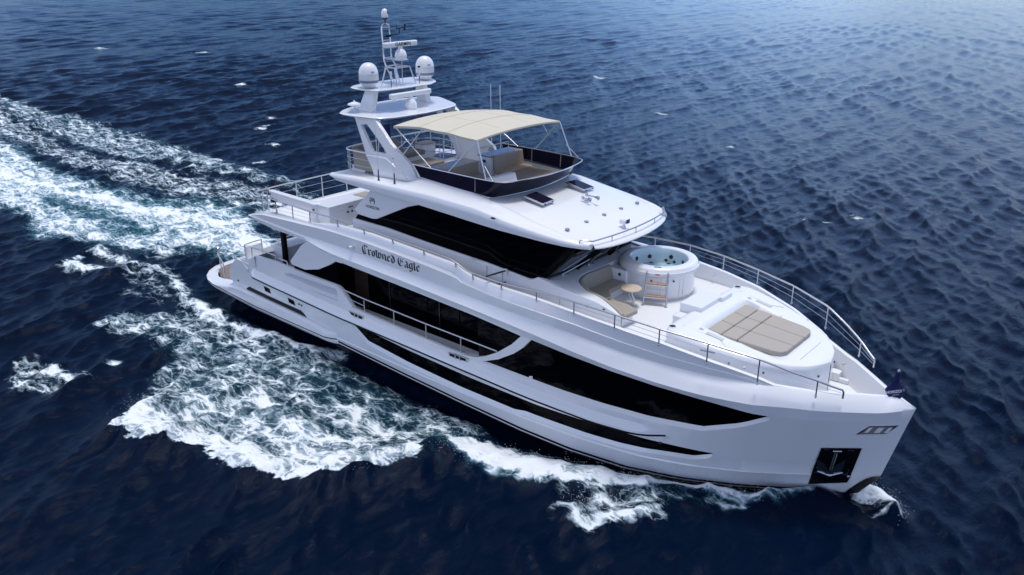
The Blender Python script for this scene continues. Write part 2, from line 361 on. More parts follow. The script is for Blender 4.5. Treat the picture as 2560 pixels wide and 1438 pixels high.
both('quarter_wing', panel(wing, .03, .30, 40), WHITE, recalc=True, bevel=.03)
both('quarter_window', panel([(8.28,3.6),(8.05,3.17),(11.02,3.19),(11.02,4.3),(9.1,4.3)], -.16), GLASS)
both('vent_band', panel([(4.2,1.30),(4.49,1.48),(5.9,1.42),(8.30,1.37),(8.5,1.28),(8.66,1.15),(5.84,1.13),(4.5,1.2)], .012), BLACK)
for pl in ([(5.72,1.83),(6.14,1.80),(6.20,1.58),(5.76,1.60)], [(7.46,1.74),(7.88,1.71),(7.95,1.50),(7.50,1.52)]):
    for s_, (o) in zip((1, -1), both('portlight', panel(pl, .012, .03), BLACK, recalc=True)):
        cx, cz = sum(p[0] for p in pl)/4, sum(p[1] for p in pl)/4
        g = panel([((p[0]-cx)*.72+cx, (p[1]-cz)*.72+cz) for p in pl], .018)
        sub('pane', g if s_ > 0 else g.mirrored(), GLASS, o)
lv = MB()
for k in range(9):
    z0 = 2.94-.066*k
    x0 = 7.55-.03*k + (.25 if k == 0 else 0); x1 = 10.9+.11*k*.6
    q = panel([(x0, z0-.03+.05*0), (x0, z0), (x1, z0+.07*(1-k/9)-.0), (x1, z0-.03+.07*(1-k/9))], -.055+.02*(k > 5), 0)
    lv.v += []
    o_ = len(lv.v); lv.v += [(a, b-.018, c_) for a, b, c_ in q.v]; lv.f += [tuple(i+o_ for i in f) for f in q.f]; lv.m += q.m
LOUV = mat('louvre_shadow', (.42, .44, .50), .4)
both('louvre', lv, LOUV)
for pl, ar in (([(11.66,2.33),(12.5,2.31),(12.5,2.12),(11.85,2.12)], 1), ([(17.08,2.23),(18.0,2.25),(18.0,2.12),(17.1,2.06)], 1)):
    for s_, o in zip((1, -1), both('fairlead', panel(pl, .055, .1), STEEL, recalc=True)):
        cx, cz = sum(p[0] for p in pl)/4, sum(p[1] for p in pl)/4
        g = panel([((p[0]-cx)*.86+cx, (p[1]-cz)*.72+cz) for p in pl], .062)
        sub('opening', g if s_ > 0 else g.mirrored(), BLACK, o)
        for dx in (-.09, .12):
            g = MB(); y = -(hb(cx+dx, cz)+.08); g.tube([(cx+dx, y, cz-.075), (cx+dx, y, cz+.075)], .022, 8)
            sub('roller', g if s_ > 0 else g.mirrored(), STEEL, o)
pl = [(30.28,2.70),(30.57,3.02),(31.2,3.05),(30.95,2.75)]
for s_, o in zip((1, -1), both('bow_fairlead', panel(pl, .012, .06, 30), STEEL, recalc=True)):
    pi_ = [(30.36,2.72),(30.6,2.99),(31.10,3.02),(30.92,2.765)]
    g = panel(pi_, .02); sub('opening', g if s_ > 0 else g.mirrored(), mat('bronze_recess', (.34, .30, .27), .35, metal=.3), o)
    for a, b in ((.14, .26), (.42, .60), (.72, .84)):
        x0, x1 = 30.36+a*.74, 30.36+b*.74
        g = panel([(x0, 2.78), (x0+.1, 2.97), (x1+.1, 2.98), (x1, 2.79)], .026)
        sub('roller', g if s_ > 0 else g.mirrored(), WHITE, o)
# anchor pocket
apo = [(29.53,2.15),(30.45,2.21),(30.25,1.14),(30.15,.80),(29.17,.54),(29.28,.98)]
for s_, o in zip((1, -1), both('anchor_pocket', panel([(29.28,1.0),(29.53,2.15),(30.45,2.21),(30.22,1.05),(30.14,.80),(29.17,.54)], .045, 0, 40), BLACK)):
    a = MB()
    def pt(x, z, of=.05): return Vector(HP(x, z, of+.03))
    a.tube([pt(29.88, 2.02, .04), pt(29.78, 1.35, .10)], .045, 8)
    a.tube([pt(29.80, 2.06, .03), pt(30.0, 2.07, .03)], .03, 8)
    for sgn in (-1, 1):
        c0 = pt(29.76, 1.30, .10); c1 = pt(29.76+sgn*.30, 1.42, .06); c2 = pt(29.76+sgn*.34, 1.75, .03); c3 = pt(29.76+sgn*.20, 1.18, .10)
        a.add([c0, c3, c1, c2, pt(29.76+sgn*.14, 1.55, .05)], [(0, 1, 2, 4), (4, 2, 3)])
    a.tube([pt(29.46, 1.27, .08), pt(29.76, 1.16, .12), pt(30.06, 1.28, .07)], [.03, .06, .03], 8)
    sub('anchor', a if s_ > 0 else a.mirrored(), mat('anchor_steel', (.30, .30, .33), .3, metal=1), o, recalc=True, smooth=40)
    b = MB(); y = .02
    b.grid([[pt(29.66, 1.20, .14), pt(29.86, 1.21, .14)], [pt(29.68, 1.36, .14), pt(29.88, 1.37, .14)]])
    sub('anchor_crown', b if s_ > 0 else b.mirrored(), STEEL, o)
    for pp in ([(29.60,2.08),(29.74,2.09),(29.74,2.135),(29.60,2.13)], [(30.14,2.085),(30.28,2.09),(30.28,2.14),(30.14,2.135)], [(29.36,1.12),(29.62,1.14),(29.42,1.42)], [(30.16,1.12),(30.2,1.42),(30.02,1.14)]):
        b = MB().add([pt(x, z, .02) for x, z in pp], [tuple(range(len(pp)))])
        sub('pocket_plate', b if s_ > 0 else b.mirrored(), STEEL, o)
# stem guard
g = MB()
sgz = [(1.2,.02),(1.15,.16),(1.02,.24),(.75,.28),(.45,.28),(.17,.26),(-.1,.26),(-.5,.34),(-.9,.3)]
g.grid([[(stem(z)-w_, -(hb(stem(z)-w_, z)+.045), z) for z, w_ in sgz], [(stem(z)+.022, 0, z) for z, w_ in sgz], [(stem(z)-w_, hb(stem(z)-w_, z)+.045, z) for z, w_ in sgz]])
P('stem_guard', g, BLACK, recalc=True, smooth=40)
for x_, z_ in ((3.62, 1.55), (8.25, 1.66), (8.42, 1.65), (25.35, 1.5)):
    both('hull_fitting', MB().lathe([(.0, -.03), (.045, -.03), (.045, .03), (0, .03)], HP(x_, z_, .0), 10), DARKSTEEL)

# ---- swim platform wrapped round the stern
def platform():
    path = [(10.64,-3.50,1.02,.02)] + [(x, -hb(x, .9)+.02, float(np.interp(x, [1.2,3.4,4.2,8.6,10.6],[.98,1.30,1.30,1.17,1.02])), .24*sstep(10.64, 10.2, x)) for x in np.arange(10.4, 1.3, -.4)]
    path += [(1.0,-3.28,.97,.22),(.5,-3.02,.96,.22),(.05,-2.62,.95,.22),(-.26,-2.15,.95,.22),(-.40,-1.5,.95,.22),(-.44,0,.95,.22)]
    rs = [[] for _ in range(8)]
    for i, (x, y, zt, o) in enumerate(path):
        a = path[max(i-1, 0)]; b = path[min(i+1, len(path)-1)]
        t = Vector((b[0]-a[0], b[1]-a[1], 0)).normalized(); n = Vector((-t.y, t.x, 0)) * -1
        if n.y > 0 and i < 5: n = -n
        if n.dot(Vector((x-8, y, 0))) < 0: n = -n
        mz = float(np.interp(x, [1.3, 5, 10.6], [.90, .72, .72])) if x > -1 else .9
        prof = [(-.3, zt+.01), (o*.55, zt-.02), (o*.92, zt-.12), (o*1.02, mz+.035), (o*1.0, mz-.012), (o*.93, mz-.09), (o*.6, mz-.2), (-.4, mz-.30)]
        for k, (q, z) in enumerate(prof): rs[k].append((x+n.x*q, y+n.y*q, z))
    m = MB(); m.grid(rs, mis=lambda i, j: 1 if i == 3 else 0); m.mirror(); 
    return m
swim = P('swim_platform', platform(), [WHITE, BLACK], recalc=True, smooth=35)
# platform top (teak) and side strip
out = [(2.95,-2.9),(2.2,-2.94),(1.1,-2.9),(.2,-2.45),(-.1,-1.9),(-.2,-1.2),(-.22,0)]
tk = MB().prism(out + [(x, -y) for x, y in out[::-1]][1:], .90, .962)
sub('teak_deck', tk, TEAK, swim).matrix_parent_inverse = Matrix()
# transom, side walls aft, steps
tr = MB(); tr.box((3.6, -2.2, .6), (4.1, 2.2, 2.3)); tr.box((2.95, -2.5, .9), (3.6, -1.5, 1.35)); tr.box((3.3, -2.5, 1.35), (3.9, -1.5, 1.8))
both('transom', tr, WHITE, bevel=.04)
sw = MB()
for s_ in (1,):
    rs = [[HP(3.3, 1.3, -.1), HP(2.93, 1.5, -.1), HP(2.95, 1.87, -.12), HP(3.27, 2.27, -.15), HP(3.8, 2.64, -.18), HP(4.4, 2.62, -.18), HP(4.79, 2.62, -.18), HP(5.06, 2.97, -.18), HP(5.36, 3.12, -.2)]]
    rs.append([(x, -(2.55), z) for x, y, z in rs[0]])
    sw.grid(rs)
    q = [(3.3,1.3),(2.93,1.5),(2.95,1.87),(3.27,2.27),(3.8,2.64),(4.79,2.62),(5.06,2.97),(5.36,3.12),(5.4,1.0),(3.3,.9)]
    sw.add([HP(x, z, .0) for x, z in q], [tuple(range(len(q)))])
    sw.grid([[HP(x, z, 0) for x, z in q[:8]], [HP(x, z, -.2) for x, z in q[:8]]])
    sw.add([(x, -2.55, z) for x, z in q], [tuple(range(len(q)))])
both('quarter_bulwark', sw, WHITE, recalc=True, smooth=30)
both('quarter_fairlead', MB().tube([HP(3.45, 2.45, -.12), HP(4.2, 2.72, -.12), HP(4.72, 2.70, -.12)], .05, 8).tube([HP(4.72, 2.68, -.15), HP(4.62, 2.25, .0)], .05, 8).tube([HP(4.30, 2.55, -.02), HP(4.66, 2.36, .005)], .03, 8), STEEL, smooth=40)
for pth in ([(.0,-2.15,.95),(.15,-2.25,1.6),(.35,-2.4,2.05),(.55,-2.45,2.06),(.65,-2.5,1.9),(.72,-2.55,1.62),(1.0,-2.6,1.58),(1.15,-2.7,1.45),(1.32,-2.84,.95)],):
    both('boarding_rail', MB().tube([(0,-2.18,.95),(.2,-2.32,1.85),(.32,-2.40,2.1)], .035, 8).tube(curve([(.32,-2.40,2.1),(.22,-2.36,1.95),(.28,-2.4,1.75),(.75,-2.55,1.62),(1.05,-2.66,1.55),(1.2,-2.74,1.2),(1.32,-2.82,.95)]), .035, 8), STEEL, smooth=40)
# bulwark cap + inner face of the side deck (x 5..18.6) and decks
bc = MB(); xs = np.arange(5.2, 18.7, .15)
def ci(x): return -.03-.05*(x < 11)
bc.grid([[HP(x, zc_(x), ci(x)) for x in xs], [HP(x, zc_(x)+.02, ci(x)-.05) for x in xs], [HP(x, zc_(x)+.02, ci(x)-.16) for x in xs], [HP(x, zc_(x)-.02, ci(x)-.2) for x in xs], [HP(x, 1.55, ci(x)-.22) for x in xs]])
both('side_bulwark_cap', bc, WHITE, smooth=50)
d = MB(); xs = list(np.arange(3.9, 20.7, .4))
d.grid([[(x, -hb(x, 1.6)+.15, 1.62 if x > 8 else 2.2) for x in xs], [(x, hb(x, 1.6)-.15, 1.62 if x > 8 else 2.2) for x in xs]])
P('main_deck', d, DECK)
for s in (1, -1):
    m = MB(); m.box((8.0, -2.7, 2.03), (20.9, -2.55, 4.74), 0); m.box((8.0, -2.74, 1.55), (20.9, -2.5, 2.035), 1)
    m.box((8.0, -2.7, 1.6), (8.1, 0.0, 4.7), 0); m.box((20.6, -3.5, 1.6), (20.75, -2.6, 3.75), 1)
    wl = P('saloon_side', m if s > 0 else m.mirrored(), [GLASS, WHITE])
    for x0 in (10.85, 13.0, 15.69, 18.29, 18.94):
        g = MB().box((x0, -2.725, 2.05), (x0+.035, -2.68, 3.9)); sub('mullion', g if s > 0 else g.mirrored(), DARKSTEEL, wl)
    g = MB().tube([(18.36, -2.76, 2.86), (18.36, -2.76, 3.06)], .02, 6).tube([(18.36, -2.76, 2.98), (18.48, -2.76, 2.98)], .016, 6)
    sub('door_handle', g if s > 0 else g.mirrored(), STEEL, wl)
    g = MB().box((10.95, -2.715, 2.06), (11.75, -2.69, 4.2)); sub('painted_reflection', g if s > 0 else g.mirrored(), BROWN, wl)  # thin brown sheet: reflections in the saloon glass put into its colour
# soffit under the upper deck
so = MB(); xs = np.arange(5.35, 20.9, .3)
so.grid([[HP(x, ze_(x)+.03, -.01) for x in xs], [(x, -2.5, max(ze_(x), 4.3)+.03 if x < 9 else ze_(x)+.05) for x in xs], [(x, 0, max(ze_(x), 4.3)+.03 if x < 9 else ze_(x)+.05) for x in xs]])
both('soffit', so, WHITE, recalc=True, smooth=40)
# upper deck, foredeck, bow deck
d = MB()
xs = list(np.arange(5.5, 17.6, .3)); d.grid([[(x, -hb(x, 5)+.15, 4.96) for x in xs], [(x, hb(x, 5)-.15, 4.96) for x in xs]])
d.grid([[(5.5, -hb(5.5,5)+.12, 4.96), (5.5, hb(5.5,5)-.12, 4.96)], [(5.30, -hb(5.3,5)+.1, 4.965), (5.30, hb(5.3,5)-.1, 4.965)], [(5.7, -hb(5.5,5)+.12, 4.89), (5.7, hb(5.5,5)-.12, 4.89)], [(7.6, -hb(7.5,5)+.12, 4.73), (7.6, hb(7.5,5)-.12, 4.73)]])
P('upper_deck', d, DECK)
d = MB(); xs = list(np.arange(17.5, 28.3, .15))
fz = lambda x: min(4.47, zp_(x)-.34)
d.grid([[(x, s_*(hb(x, fz(x))+sm(op_, x)-.14), fz(x)) for x in xs] for s_ in (-1, 1)])
xe = xs[-1]; d.add([(xe, s_*(hb(xe, 3.5)-.2), z) for s_ in (-1, 1) for z in (3.15, fz(xe))], [(0,1,3,2)])
P('foredeck', d, DECK)
d = MB(); xs = list(np.arange(28.0, 31.2, .1))
d.grid([[(x, -max(hb(x, 3.2)-.2, 0), 3.2) for x in xs], [(x, max(hb(x, 3.2)-.2, 0), 3.2) for x in xs]])
P('bow_deck', d, DECK)
for yy in (.85, .68, -.85, -.68):
    P('deck_pipe', MB().lathe([(.075, 0), (.075, .02), (.05, .025), (0, .02)], (29.7 if abs(yy) > .8 else 29.86, yy, 3.2), 14), RUBBER)

# ---------------------------------------------------------------- upper superstructure
for s in (1, -1):
    m = MB()
    top = [(11.05,5.73),(13,5.72),(15,5.61),(18,5.50),(19.85,5.37),(20.0,5.38),(20.25,5.51),(20.6,5.46),(21.17,5.40)]
    rs = [[(x, -2.70, 4.3) for x, z in top], [(x, -2.68, z-.03) for x, z in top], [(x, -2.65, z) for x, z in top], [(x, -2.50, z+.005) for x, z in top]]
    m.grid(rs); m.add([(11.05,-2.70,4.3),(11.05,-2.68,5.70),(11.05,-2.65,5.73),(11.05,-.2,5.73),(11.05,-.2,4.3)], [(0,1,2,3,4)])
    hs = P('house_side', m if s > 0 else m.mirrored(), WHITE, recalc=True, smooth=40)
    g = MB().grid([[(x, -2.60, z) for x, z in ((11.12,5.735),(13,5.725),(15,5.615),(18,5.505),(19.85,5.375),(20.25,5.45))], [(x, -2.60, z) for x, z in ((12.35,7.2),(13.3,7.2),(15.2,7.15),(18.1,7.0),(20.4,6.95),(21.45,6.85))]])
    g.add([(20.25,-2.60,5.45),(20.45,-2.50,5.45),(21.75,-2.42,6.85),(21.45,-2.60,6.85)], [(0,1,2,3)])
    sub('side_window', g if s > 0 else g.mirrored(), GLASS, hs)
    g = MB()
    pl = [(11.48,6.0),(11.30,6.16),(12.2,7.02),(12.4,7.2),(15.6,7.2),(14.31,6.81),(12.55,6.01),(12.3,5.97)]
    g.add([(x, -2.76, z) for x, z in pl] + [(x, -2.55, z) for x, z in pl], [tuple(range(8)), tuple(range(8, 16))] + [(i, (i+1) % 8, 8+(i+1) % 8, 8+i) for i in range(8)])
    P('quarter_panel', g if s > 0 else g.mirrored(), WHITE, recalc=True, bevel=.025)
    for k, (x0, w_) in enumerate(((18.05, 0), (18.75, 0))):
        g = MB().box((x0, -2.704, 4.5), (x0+.02, -2.69, 5.4)); sub('panel_joint', g if s > 0 else g.mirrored(), LOUV, hs)
    for x0 in (22.35, 22.5):
        pass
# windscreen, reverse raked
ys = np.linspace(-2.46, 2.46, 25)
def wb(y): return (20.55-.018*y*y, y, 5.42)
def wt(y): return (21.95-.025*y*y, y, 6.75)
g = MB().grid([[tuple(np.array(wb(y))*(1-k)+np.array(wt(y))*k) for y in ys] for k in (0, .33, .66, 1)])
ws = P('windscreen', g, SHIELD, smooth=30)
for y in (-.95, .95):
    a, b = Vector(wb(y)), Vector(wt(y)); n_ = Vector((.02, 0, -.02))
    sub('mullion', MB().box((-.03, -.06, 0), (.02, .06, (b-a).length)), BLACK, ws).matrix_local = Matrix.Translation(a+n_) @ (b-a).to_track_quat('Z', 'Y').to_matrix().to_4x4()
g = MB()
for lo_, hi_ in ((0, .12), (.9, 1)):
    g.grid([[tuple(np.array(wb(y))*(1-k)+np.array(wt(y))*k+np.array((.012, 0, -.01))) for y in ys] for k in (lo_, hi_)])
sub('black_border', g, BLACK, ws, smooth=30)
for y0, y1 in ((-1.75, -.75), (-.35, -.9), (1.2, .3)):
    a = Vector(wb(y0))+Vector((.09, 0, .02)); b = Vector(wb(y1))*.45+Vector(wt(y1))*.55+Vector((.10, 0, -.04))
    d_ = (b-a)
    m = MB().tube([a, b], .018, 6, 0).tube([a+Vector((0, .08, 0)), b], .012, 6, 0).tube([b+Vector((-.25, -.16, -.22)), b+Vector((.22, .14, .2))], .018, 6, 1)
    m.lathe([(.05, -.03), (.05, .05), (0, .05)], a, 10, 0); m.tube(curve([a, a+Vector((.12, .05, -.07)), a+Vector((.1, .16, -.03)), a+Vector((.02, .15, .02))], 5), .012, 5, 1)
    P('wiper', m, [STEEL, RUBBER], smooth=40)
# cowl in front of the windscreen and the curved coaming round the corner sofa
inner = curve([(21.05,.55,5.38),(21.02,-.4,5.38),(20.99,-1.2,5.38),(21.22,-1.75,5.37),(21.8,-2.14,5.31),(22.2,-2.12,5.22),(22.53,-2.12,5.12),(22.95,-2.26,5.03),(23.38,-2.46,4.95)], 6)
outer = curve([(20.54,.55,5.415),(20.54,-.4,5.415),(20.5,-1.3,5.415),(20.36,-2.5,5.44),(21.17,-2.67,5.40),(22.0,-2.58,5.27),(22.5,-2.46,5.15),(22.95,-2.44,5.03),(23.42,-2.50,4.945)], 6)
m = MB(); m.grid([outer, [tuple(Vector(a)*.5+Vector(b)*.5+Vector((0,0,.01))) for a, b in zip(outer, inner)], inner, [(x+.02, y+.02, z-.04) for x, y, z in inner], [(x+.02, y+.02, 4.5) for x, y, z in inner]])
k0 = 24; ow = outer[k0:]; m.grid([[(x, y, 4.3) for x, y, z in ow], [(x, y-.012, z-.03) for x, y, z in ow], ow])
m.add([inner[-1], outer[-1], (23.42,-2.5,4.3), (23.38,-2.44,4.3)], [(0,1,2,3)])
m.grid([[(20.5,.55,5.415),(20.5,2.45,5.415),(20.4,2.66,5.44)], [(21.05,.55,5.38),(21.02,2.4,5.38),(21.6,2.66,5.30)], [(21.05,.55,4.4),(21.02,2.4,4.4),(21.6,2.66,4.4)]])
P('cowl', m, WHITE, recalc=True, smooth=40)
lk = MB().box((21.05, .20, 4.47), (21.82, .62, 5.30)); lk = P('locker', lk, WHITE, bevel=.03)
sub('speaker', MB().lathe([(.06, 0), (.05, .015), (0, .015)], (0, 0, 0), 14), RUBBER, lk).matrix_local = Matrix.Translation((21.55, .195, 5.12)) @ Matrix.Rotation(PI/2, 4, 'X')
# locker doors on the starboard walkway wall
for x0 in (22.2, 22.75):
    P('locker_knob', MB().lathe([(.035, 0), (.035, .03), (0, .03)], (0, 0, 0), 10), DARKSTEEL).matrix_local = Matrix.Translation((x0-16, -2.57+.09*(x0 > 22.5), 5.0)) @ Matrix.Rotation(PI/2, 4, 'X')

# ---------------------------------------------------------------- brow roof with side wings and flybridge coaming
bw = T((10.2,2.98),(11,3.04),(19,3.0),(20.5,2.9),(21.3,2.75),(21.75,2.58),(22.0,2.35))
bl = T((10.2,7.36),(10.6,7.20),(12.5,7.14),(14,7.11),(16.4,6.99),(17.5,6.93),(18.4,6.89),(20.5,6.82),(21.7,6.76),(22.05,6.72))
bu_ = T((10.2,7.42),(10.6,7.46),(11.9,7.53),(13.5,7.52),(15.5,7.54),(17.8,7.46),(19.2,7.25),(20.6,7.09),(21.5,6.98),(22.0,6.90))
bvz = T((10.2,7.42),(12,7.5),(13.8,7.57),(14.6,7.68),(16.0,7.68),(17.0,7.62),(18,7.50),(19,7.34),(20,7.16),(21,7.0),(22.05,6.86))
cz_ = T((10.2,7.43),(12,7.52),(14.1,7.6),(14.6,7.86),(16,7.80),(17.4,7.73),(18,7.64),(18.7,7.53),(20,7.26),(21,7.06),(22,6.875))
cy_ = T((10.2,2.4),(14,2.42),(18.2,2.40),(20,2.42),(21.3,2.35),(22,2.1))
vy_ = T((10.2,2.62),(14,2.62),(18,2.66),(20,2.62),(21.3,2.5),(22,2.2))
xs = np.concatenate([np.arange(10.2, 21, .2), np.arange(21, 22.05, .1)])
secs = []
for k in range(10): secs.append([])
for x in xs:
    w_, l, u_, v_, c_ = bw(x), bl(x), sm(bu_, x), sm(bvz, x), sm(cz_, x)
    pts = [(-2.4 if x < 21.2 else -min(2.4, w_-.2), l+.03), (-(w_-.12), l), (-(w_-.02), l+.035), (-w_, (l+u_)/2-.02), (-(w_-.015), u_-.035), (-(w_-.05), u_), (-(w_-.12), u_+.03), (-vy_(x), v_), (-(cy_(x)+.06), v_*.35+c_*.65), (-cy_(x), c_)]
    for k, (y, z) in enumerate(pts): secs[k].append((x, y, z))
m = MB(); m.grid(secs); m.add([secs[k][0] for k in range(10)], [tuple(range(10))]); m.add([secs[k][-1] for k in range(10)], [tuple(range(10))]); m.add([secs[k][-1] for k in (0, 9)]+[(21.5,-1.6,6.72),(21.9,-1.8,6.80)], [(0,1,3,2)]); m.mirror()
brow = P('brow_wing', m, WHITE, recalc=True, smooth=48)
# front roof between the wings
ys = np.linspace(-1, 1, 41); R_ = []
zc0 = T((17.9,7.64),(18.2,7.61),(19.65,7.46),(20.95,7.16),(21.7,6.93),(22.1,6.82),(22.3,6.76))
for k in np.linspace(0, 1, 36):
    row = []
    for q in ys:
        xf = 18.15-.055*(q*2.4)**2; xe = 22.32-.045*(q*2.4)**2-.06*abs(q)**8
        x = xf+(xe-xf)*k; y = q*(cy_(min(x, 22))+.01); edge = abs(q)**3
        z = sm(zc0, x)*(1-edge)+min(sm(cz_, x), sm(zc0, x))*edge
        row.append((x, y, z))
    R_.append(row)
last = R_[-1]
R_ += [[(x+.05, y*1.005, z-.03) for x, y, z in last], [(x+.085, y*1.008, z-.075) for x, y, z in last], [(x+.075, y*1.005, z-.11) for x, y, z in last], [(x, y*.99, z-.135) for x, y, z in last], [(x-.75, y*.97, z-.11) for x, y, z in last]]
roof = P('brow_roof', MB().grid(R_), WHITE, recalc=True, smooth=50)
P('house_ceiling', MB().box((11.2, -2.5, 7.16), (18.0, 2.5, 7.2)), WHITE)
# rail along the front of the brow
def fx(y): return 22.22-.045*y*y
path = [(21.72, -2.48, 6.93), (21.74, -2.47, 7.02), (21.79, -2.42, 7.06)] + [(fx(y), y, 6.99) for y in np.linspace(-2.15, 2.15, 16)] + [(21.79, 2.42, 7.06), (21.74, 2.47, 7.02), (21.72, 2.48, 6.93)]
m = MB().tube(path, .024, 8)
for y in (-1.28, 0, 1.28): m.tube([(fx(y), y, 6.80), (fx(y), y, 6.99)], .017, 8).lathe([(.035, 0), (.03, .02), (0, .02)], (fx(y), y, 6.79), 10)
P('brow_rail', m, STEEL, smooth=40)
for y in (-2.05, -1.02, 0, 1.02, 2.05):
    P('roof_light', MB().lathe([(.075, -.02), (.075, .028), (.05, .04), (0, .04)], (20.95, y, 7.165-.012*abs(y)), 16), GREY, smooth=30)
# hatches
for y in (-1.16, 1.16):
    m = MB().box((-.42, -.33, .02), (.42, .33, .09), 0)
    h = P('deck_hatch', m, STEEL, bevel=.07, seg=3)
    Mh = Matrix.Translation((19.08-16, y, 7.585)) @ Matrix.Rotation(math.radians(10.5), 4, 'Y') @ Matrix.Rotation(math.radians(-2)*(1 if y > 0 else -1), 4, 'X')
    h.matrix_local = Mh
    sub('hatch_pane', MB().box((-.38, -.29, .085), (.38, .29, .097)), SMOKE, h, bevel=.03)
    for yy in (-.2, .2):
        sub('latch', MB().lathe([(.03, 0), (.03, .012), (0, .012)], (.423, yy, .05), 8), BLACK, h).matrix_local = Matrix.Translation((.422, yy, .05)) @ Matrix.Rotation(PI/2, 4, 'Y') @ Matrix.Translation((-.423, -yy, -.05))
# side lights
for s, mm in ((1, GREEN), (-1, RED)):
    o = P('side_light', MB().box((18.6, -3.075*s if s > 0 else 3.0, 7.27), (18.74, (-3.0 if s > 0 else 3.075), 7.32)), DARKSTEEL, bevel=.01)
    sub('lens', MB().box((18.585, -3.07 if s > 0 else 3.01, 7.28), (18.6, -3.01 if s > 0 else 3.07, 7.31)), mm, o)
# flybridge floor, coaming inside
m = MB()
m.add([(10.25,-2.5,7.44),(14.3,-2.4,7.44),(14.3,2.4,7.44),(10.25,2.5,7.44)], [(0,1,2,3)])
P('flybridge_aft_deck', m, DECK)
m = MB().add([(14.0,-2.35,7.30),(17.8,-2.3,7.30),(18.05,0,7.30),(17.8,2.3,7.30),(14.0,2.35,7.30)], [(0,1,2,3,4)])
m.grid([[(14.0,-2.36,7.3),(17.75,-2.3,7.3)], [(14.0,-2.38,7.84),(17.78,-2.34,7.70)]]); m.grid([[(14.0,2.36,7.3),(17.75,2.3,7.3)], [(14.0,2.38,7.84),(17.78,2.34,7.70)]])
m.add([(17.75,-2.3,7.3),(18.03,0,7.3),(17.75,2.3,7.3),(17.78,2.34,7.64),(18.08,0,7.61),(17.78,-2.34,7.64)], [(0,1,4,5),(1,2,3,4)])
P('flybridge_deck', m, DECK)
m = MB(); m.grid([[(10.2, y, z) for y in np.linspace(-2.98, 2.98, 5)] for z in (7.44, 7.36)] + [[(10.5, y, 7.22) for y in np.linspace(-2.9, 2.9, 5)], [(11.3, y, 7.18) for y in np.linspace(-2.6, 2.6, 5)]])
P('flybridge_transom', m, WHITE, recalc=True, smooth=40)
# smoked wrap-round windscreen
def wrap(k):       # k 0 bottom, 1 top
    f = k*.52
    pts = []
    st = 14.42-.42*k if False else 14.62-.34*k
    side = [(st, -2.40), (15.4, -2.41), (16.6, -2.41), (17.4, -2.37)]
    P0 = [(x, y-(.0)*k) for x, y in side]
    cor = [(17.4+f*.55, -2.37-.0*k), (17.78+f*.95, -2.22-.04*k), (17.93+f*1.2, -1.85-.1*k), (18.06+f*1.4, -1.0), (18.13+f*1.45, 0)]
    h = P0[:3] + cor
    allp = h + [(x, -y) for x, y in h[-2::-1]]
    z = [float(np.interp(x-f, [14.2, 14.62, 16, 17.4, 17.8, 18.15], [7.95, 7.90, 7.83, 7.75, 7.67, 7.62])) if k == 0 else float(np.interp(x, [14, 16, 18.5], [8.31, 8.30, 8.28])) for x, y in allp]
    return curve([(x, y, zz) for (x, y), zz in zip(allp, z)], 7)
b_, t_ = wrap(0), wrap(1)
g = MB().grid([b_, [tuple(Vector(a)*.5+Vector(c)*.5) for a, c in zip(b_, t_)], t_])
inn = lambda q: (q[0]-.02, q[1]*.992, q[2])
g.grid([[inn(q) for q in b_], [inn(q) for q in t_]], flip=True)
fwsc = P('flybridge_windscreen', g, SMOKE, smooth=40)
sub('top_rail', MB().tube(t_, .021, 8), STEEL, fwsc, smooth=40)
sub('base_trim', MB().tube([tuple(Vector(q)+Vector((.015, 0, -.01))) for q in b_], .014, 6), STEEL, fwsc, smooth=40)
for s in (1, -1):
    g = MB().tube([(14.64, -2.41, 7.90), (14.30, -2.40, 8.31)], .024, 8); sub('end_post', g if s > 0 else g.mirrored(), STEEL, fwsc)
    for x_ in (15.9, 17.3):
        g = MB().tube([(x_-.02, -2.38, 7.80), (x_, -2.38, 8.29)], .02, 6); sub('stanchion', g if s > 0 else g.mirrored(), STEEL, fwsc)
# aft flybridge rail
def wires(path, zoff, r=.011): return MB().tube([(x, y, z-zoff) for x, y, z in path], r, 6)
fp = curve([(11.75,-2.22,8.29),(10.75,-2.22,8.28),(10.32,-2.14,8.28),(10.10,-1.75,8.28),(10.03,-.4,8.28),(10.02,1.0,8.28),(10.10,2.1,8.28),(10.40,2.55,8.28),(11.2,2.55,8.28),(11.9,2.4,8.28)], 6)
m = MB().tube(fp, .03, 8); m.v += []
for z in (.28, .55): 
    q = wires(fp, z); m.add(q.v, q.f)
for i in (8, 16, 22, 26, 30, 34, 40, 46, 50): m.tube([fp[i], (fp[i][0], fp[i][1], 7.44)], .022, 8)
P('flybridge_rail', m, STEEL, smooth=40)
m = MB()
for q in ([(10.75,.9),(11.75,1.5)], [(11.9,1.55),(11.9,2.35)]):
    (xa, ya), (xb, yb) = q
    m.tube([(xa, ya, 7.45), (xa, ya, 8.28), (xb, yb, 8.28), (xb, yb, 7.45)], .022, 8)
    for z in (7.75, 8.02): m.tube([(xa, ya, z), (xb, yb, z)], .012, 6)
P('stair_rail', m, STEEL, smooth=40)
P('stair_opening', MB().box((10.9, 1.65, 7.445), (11.85, 2.35, 7.449)), BLUEINK)

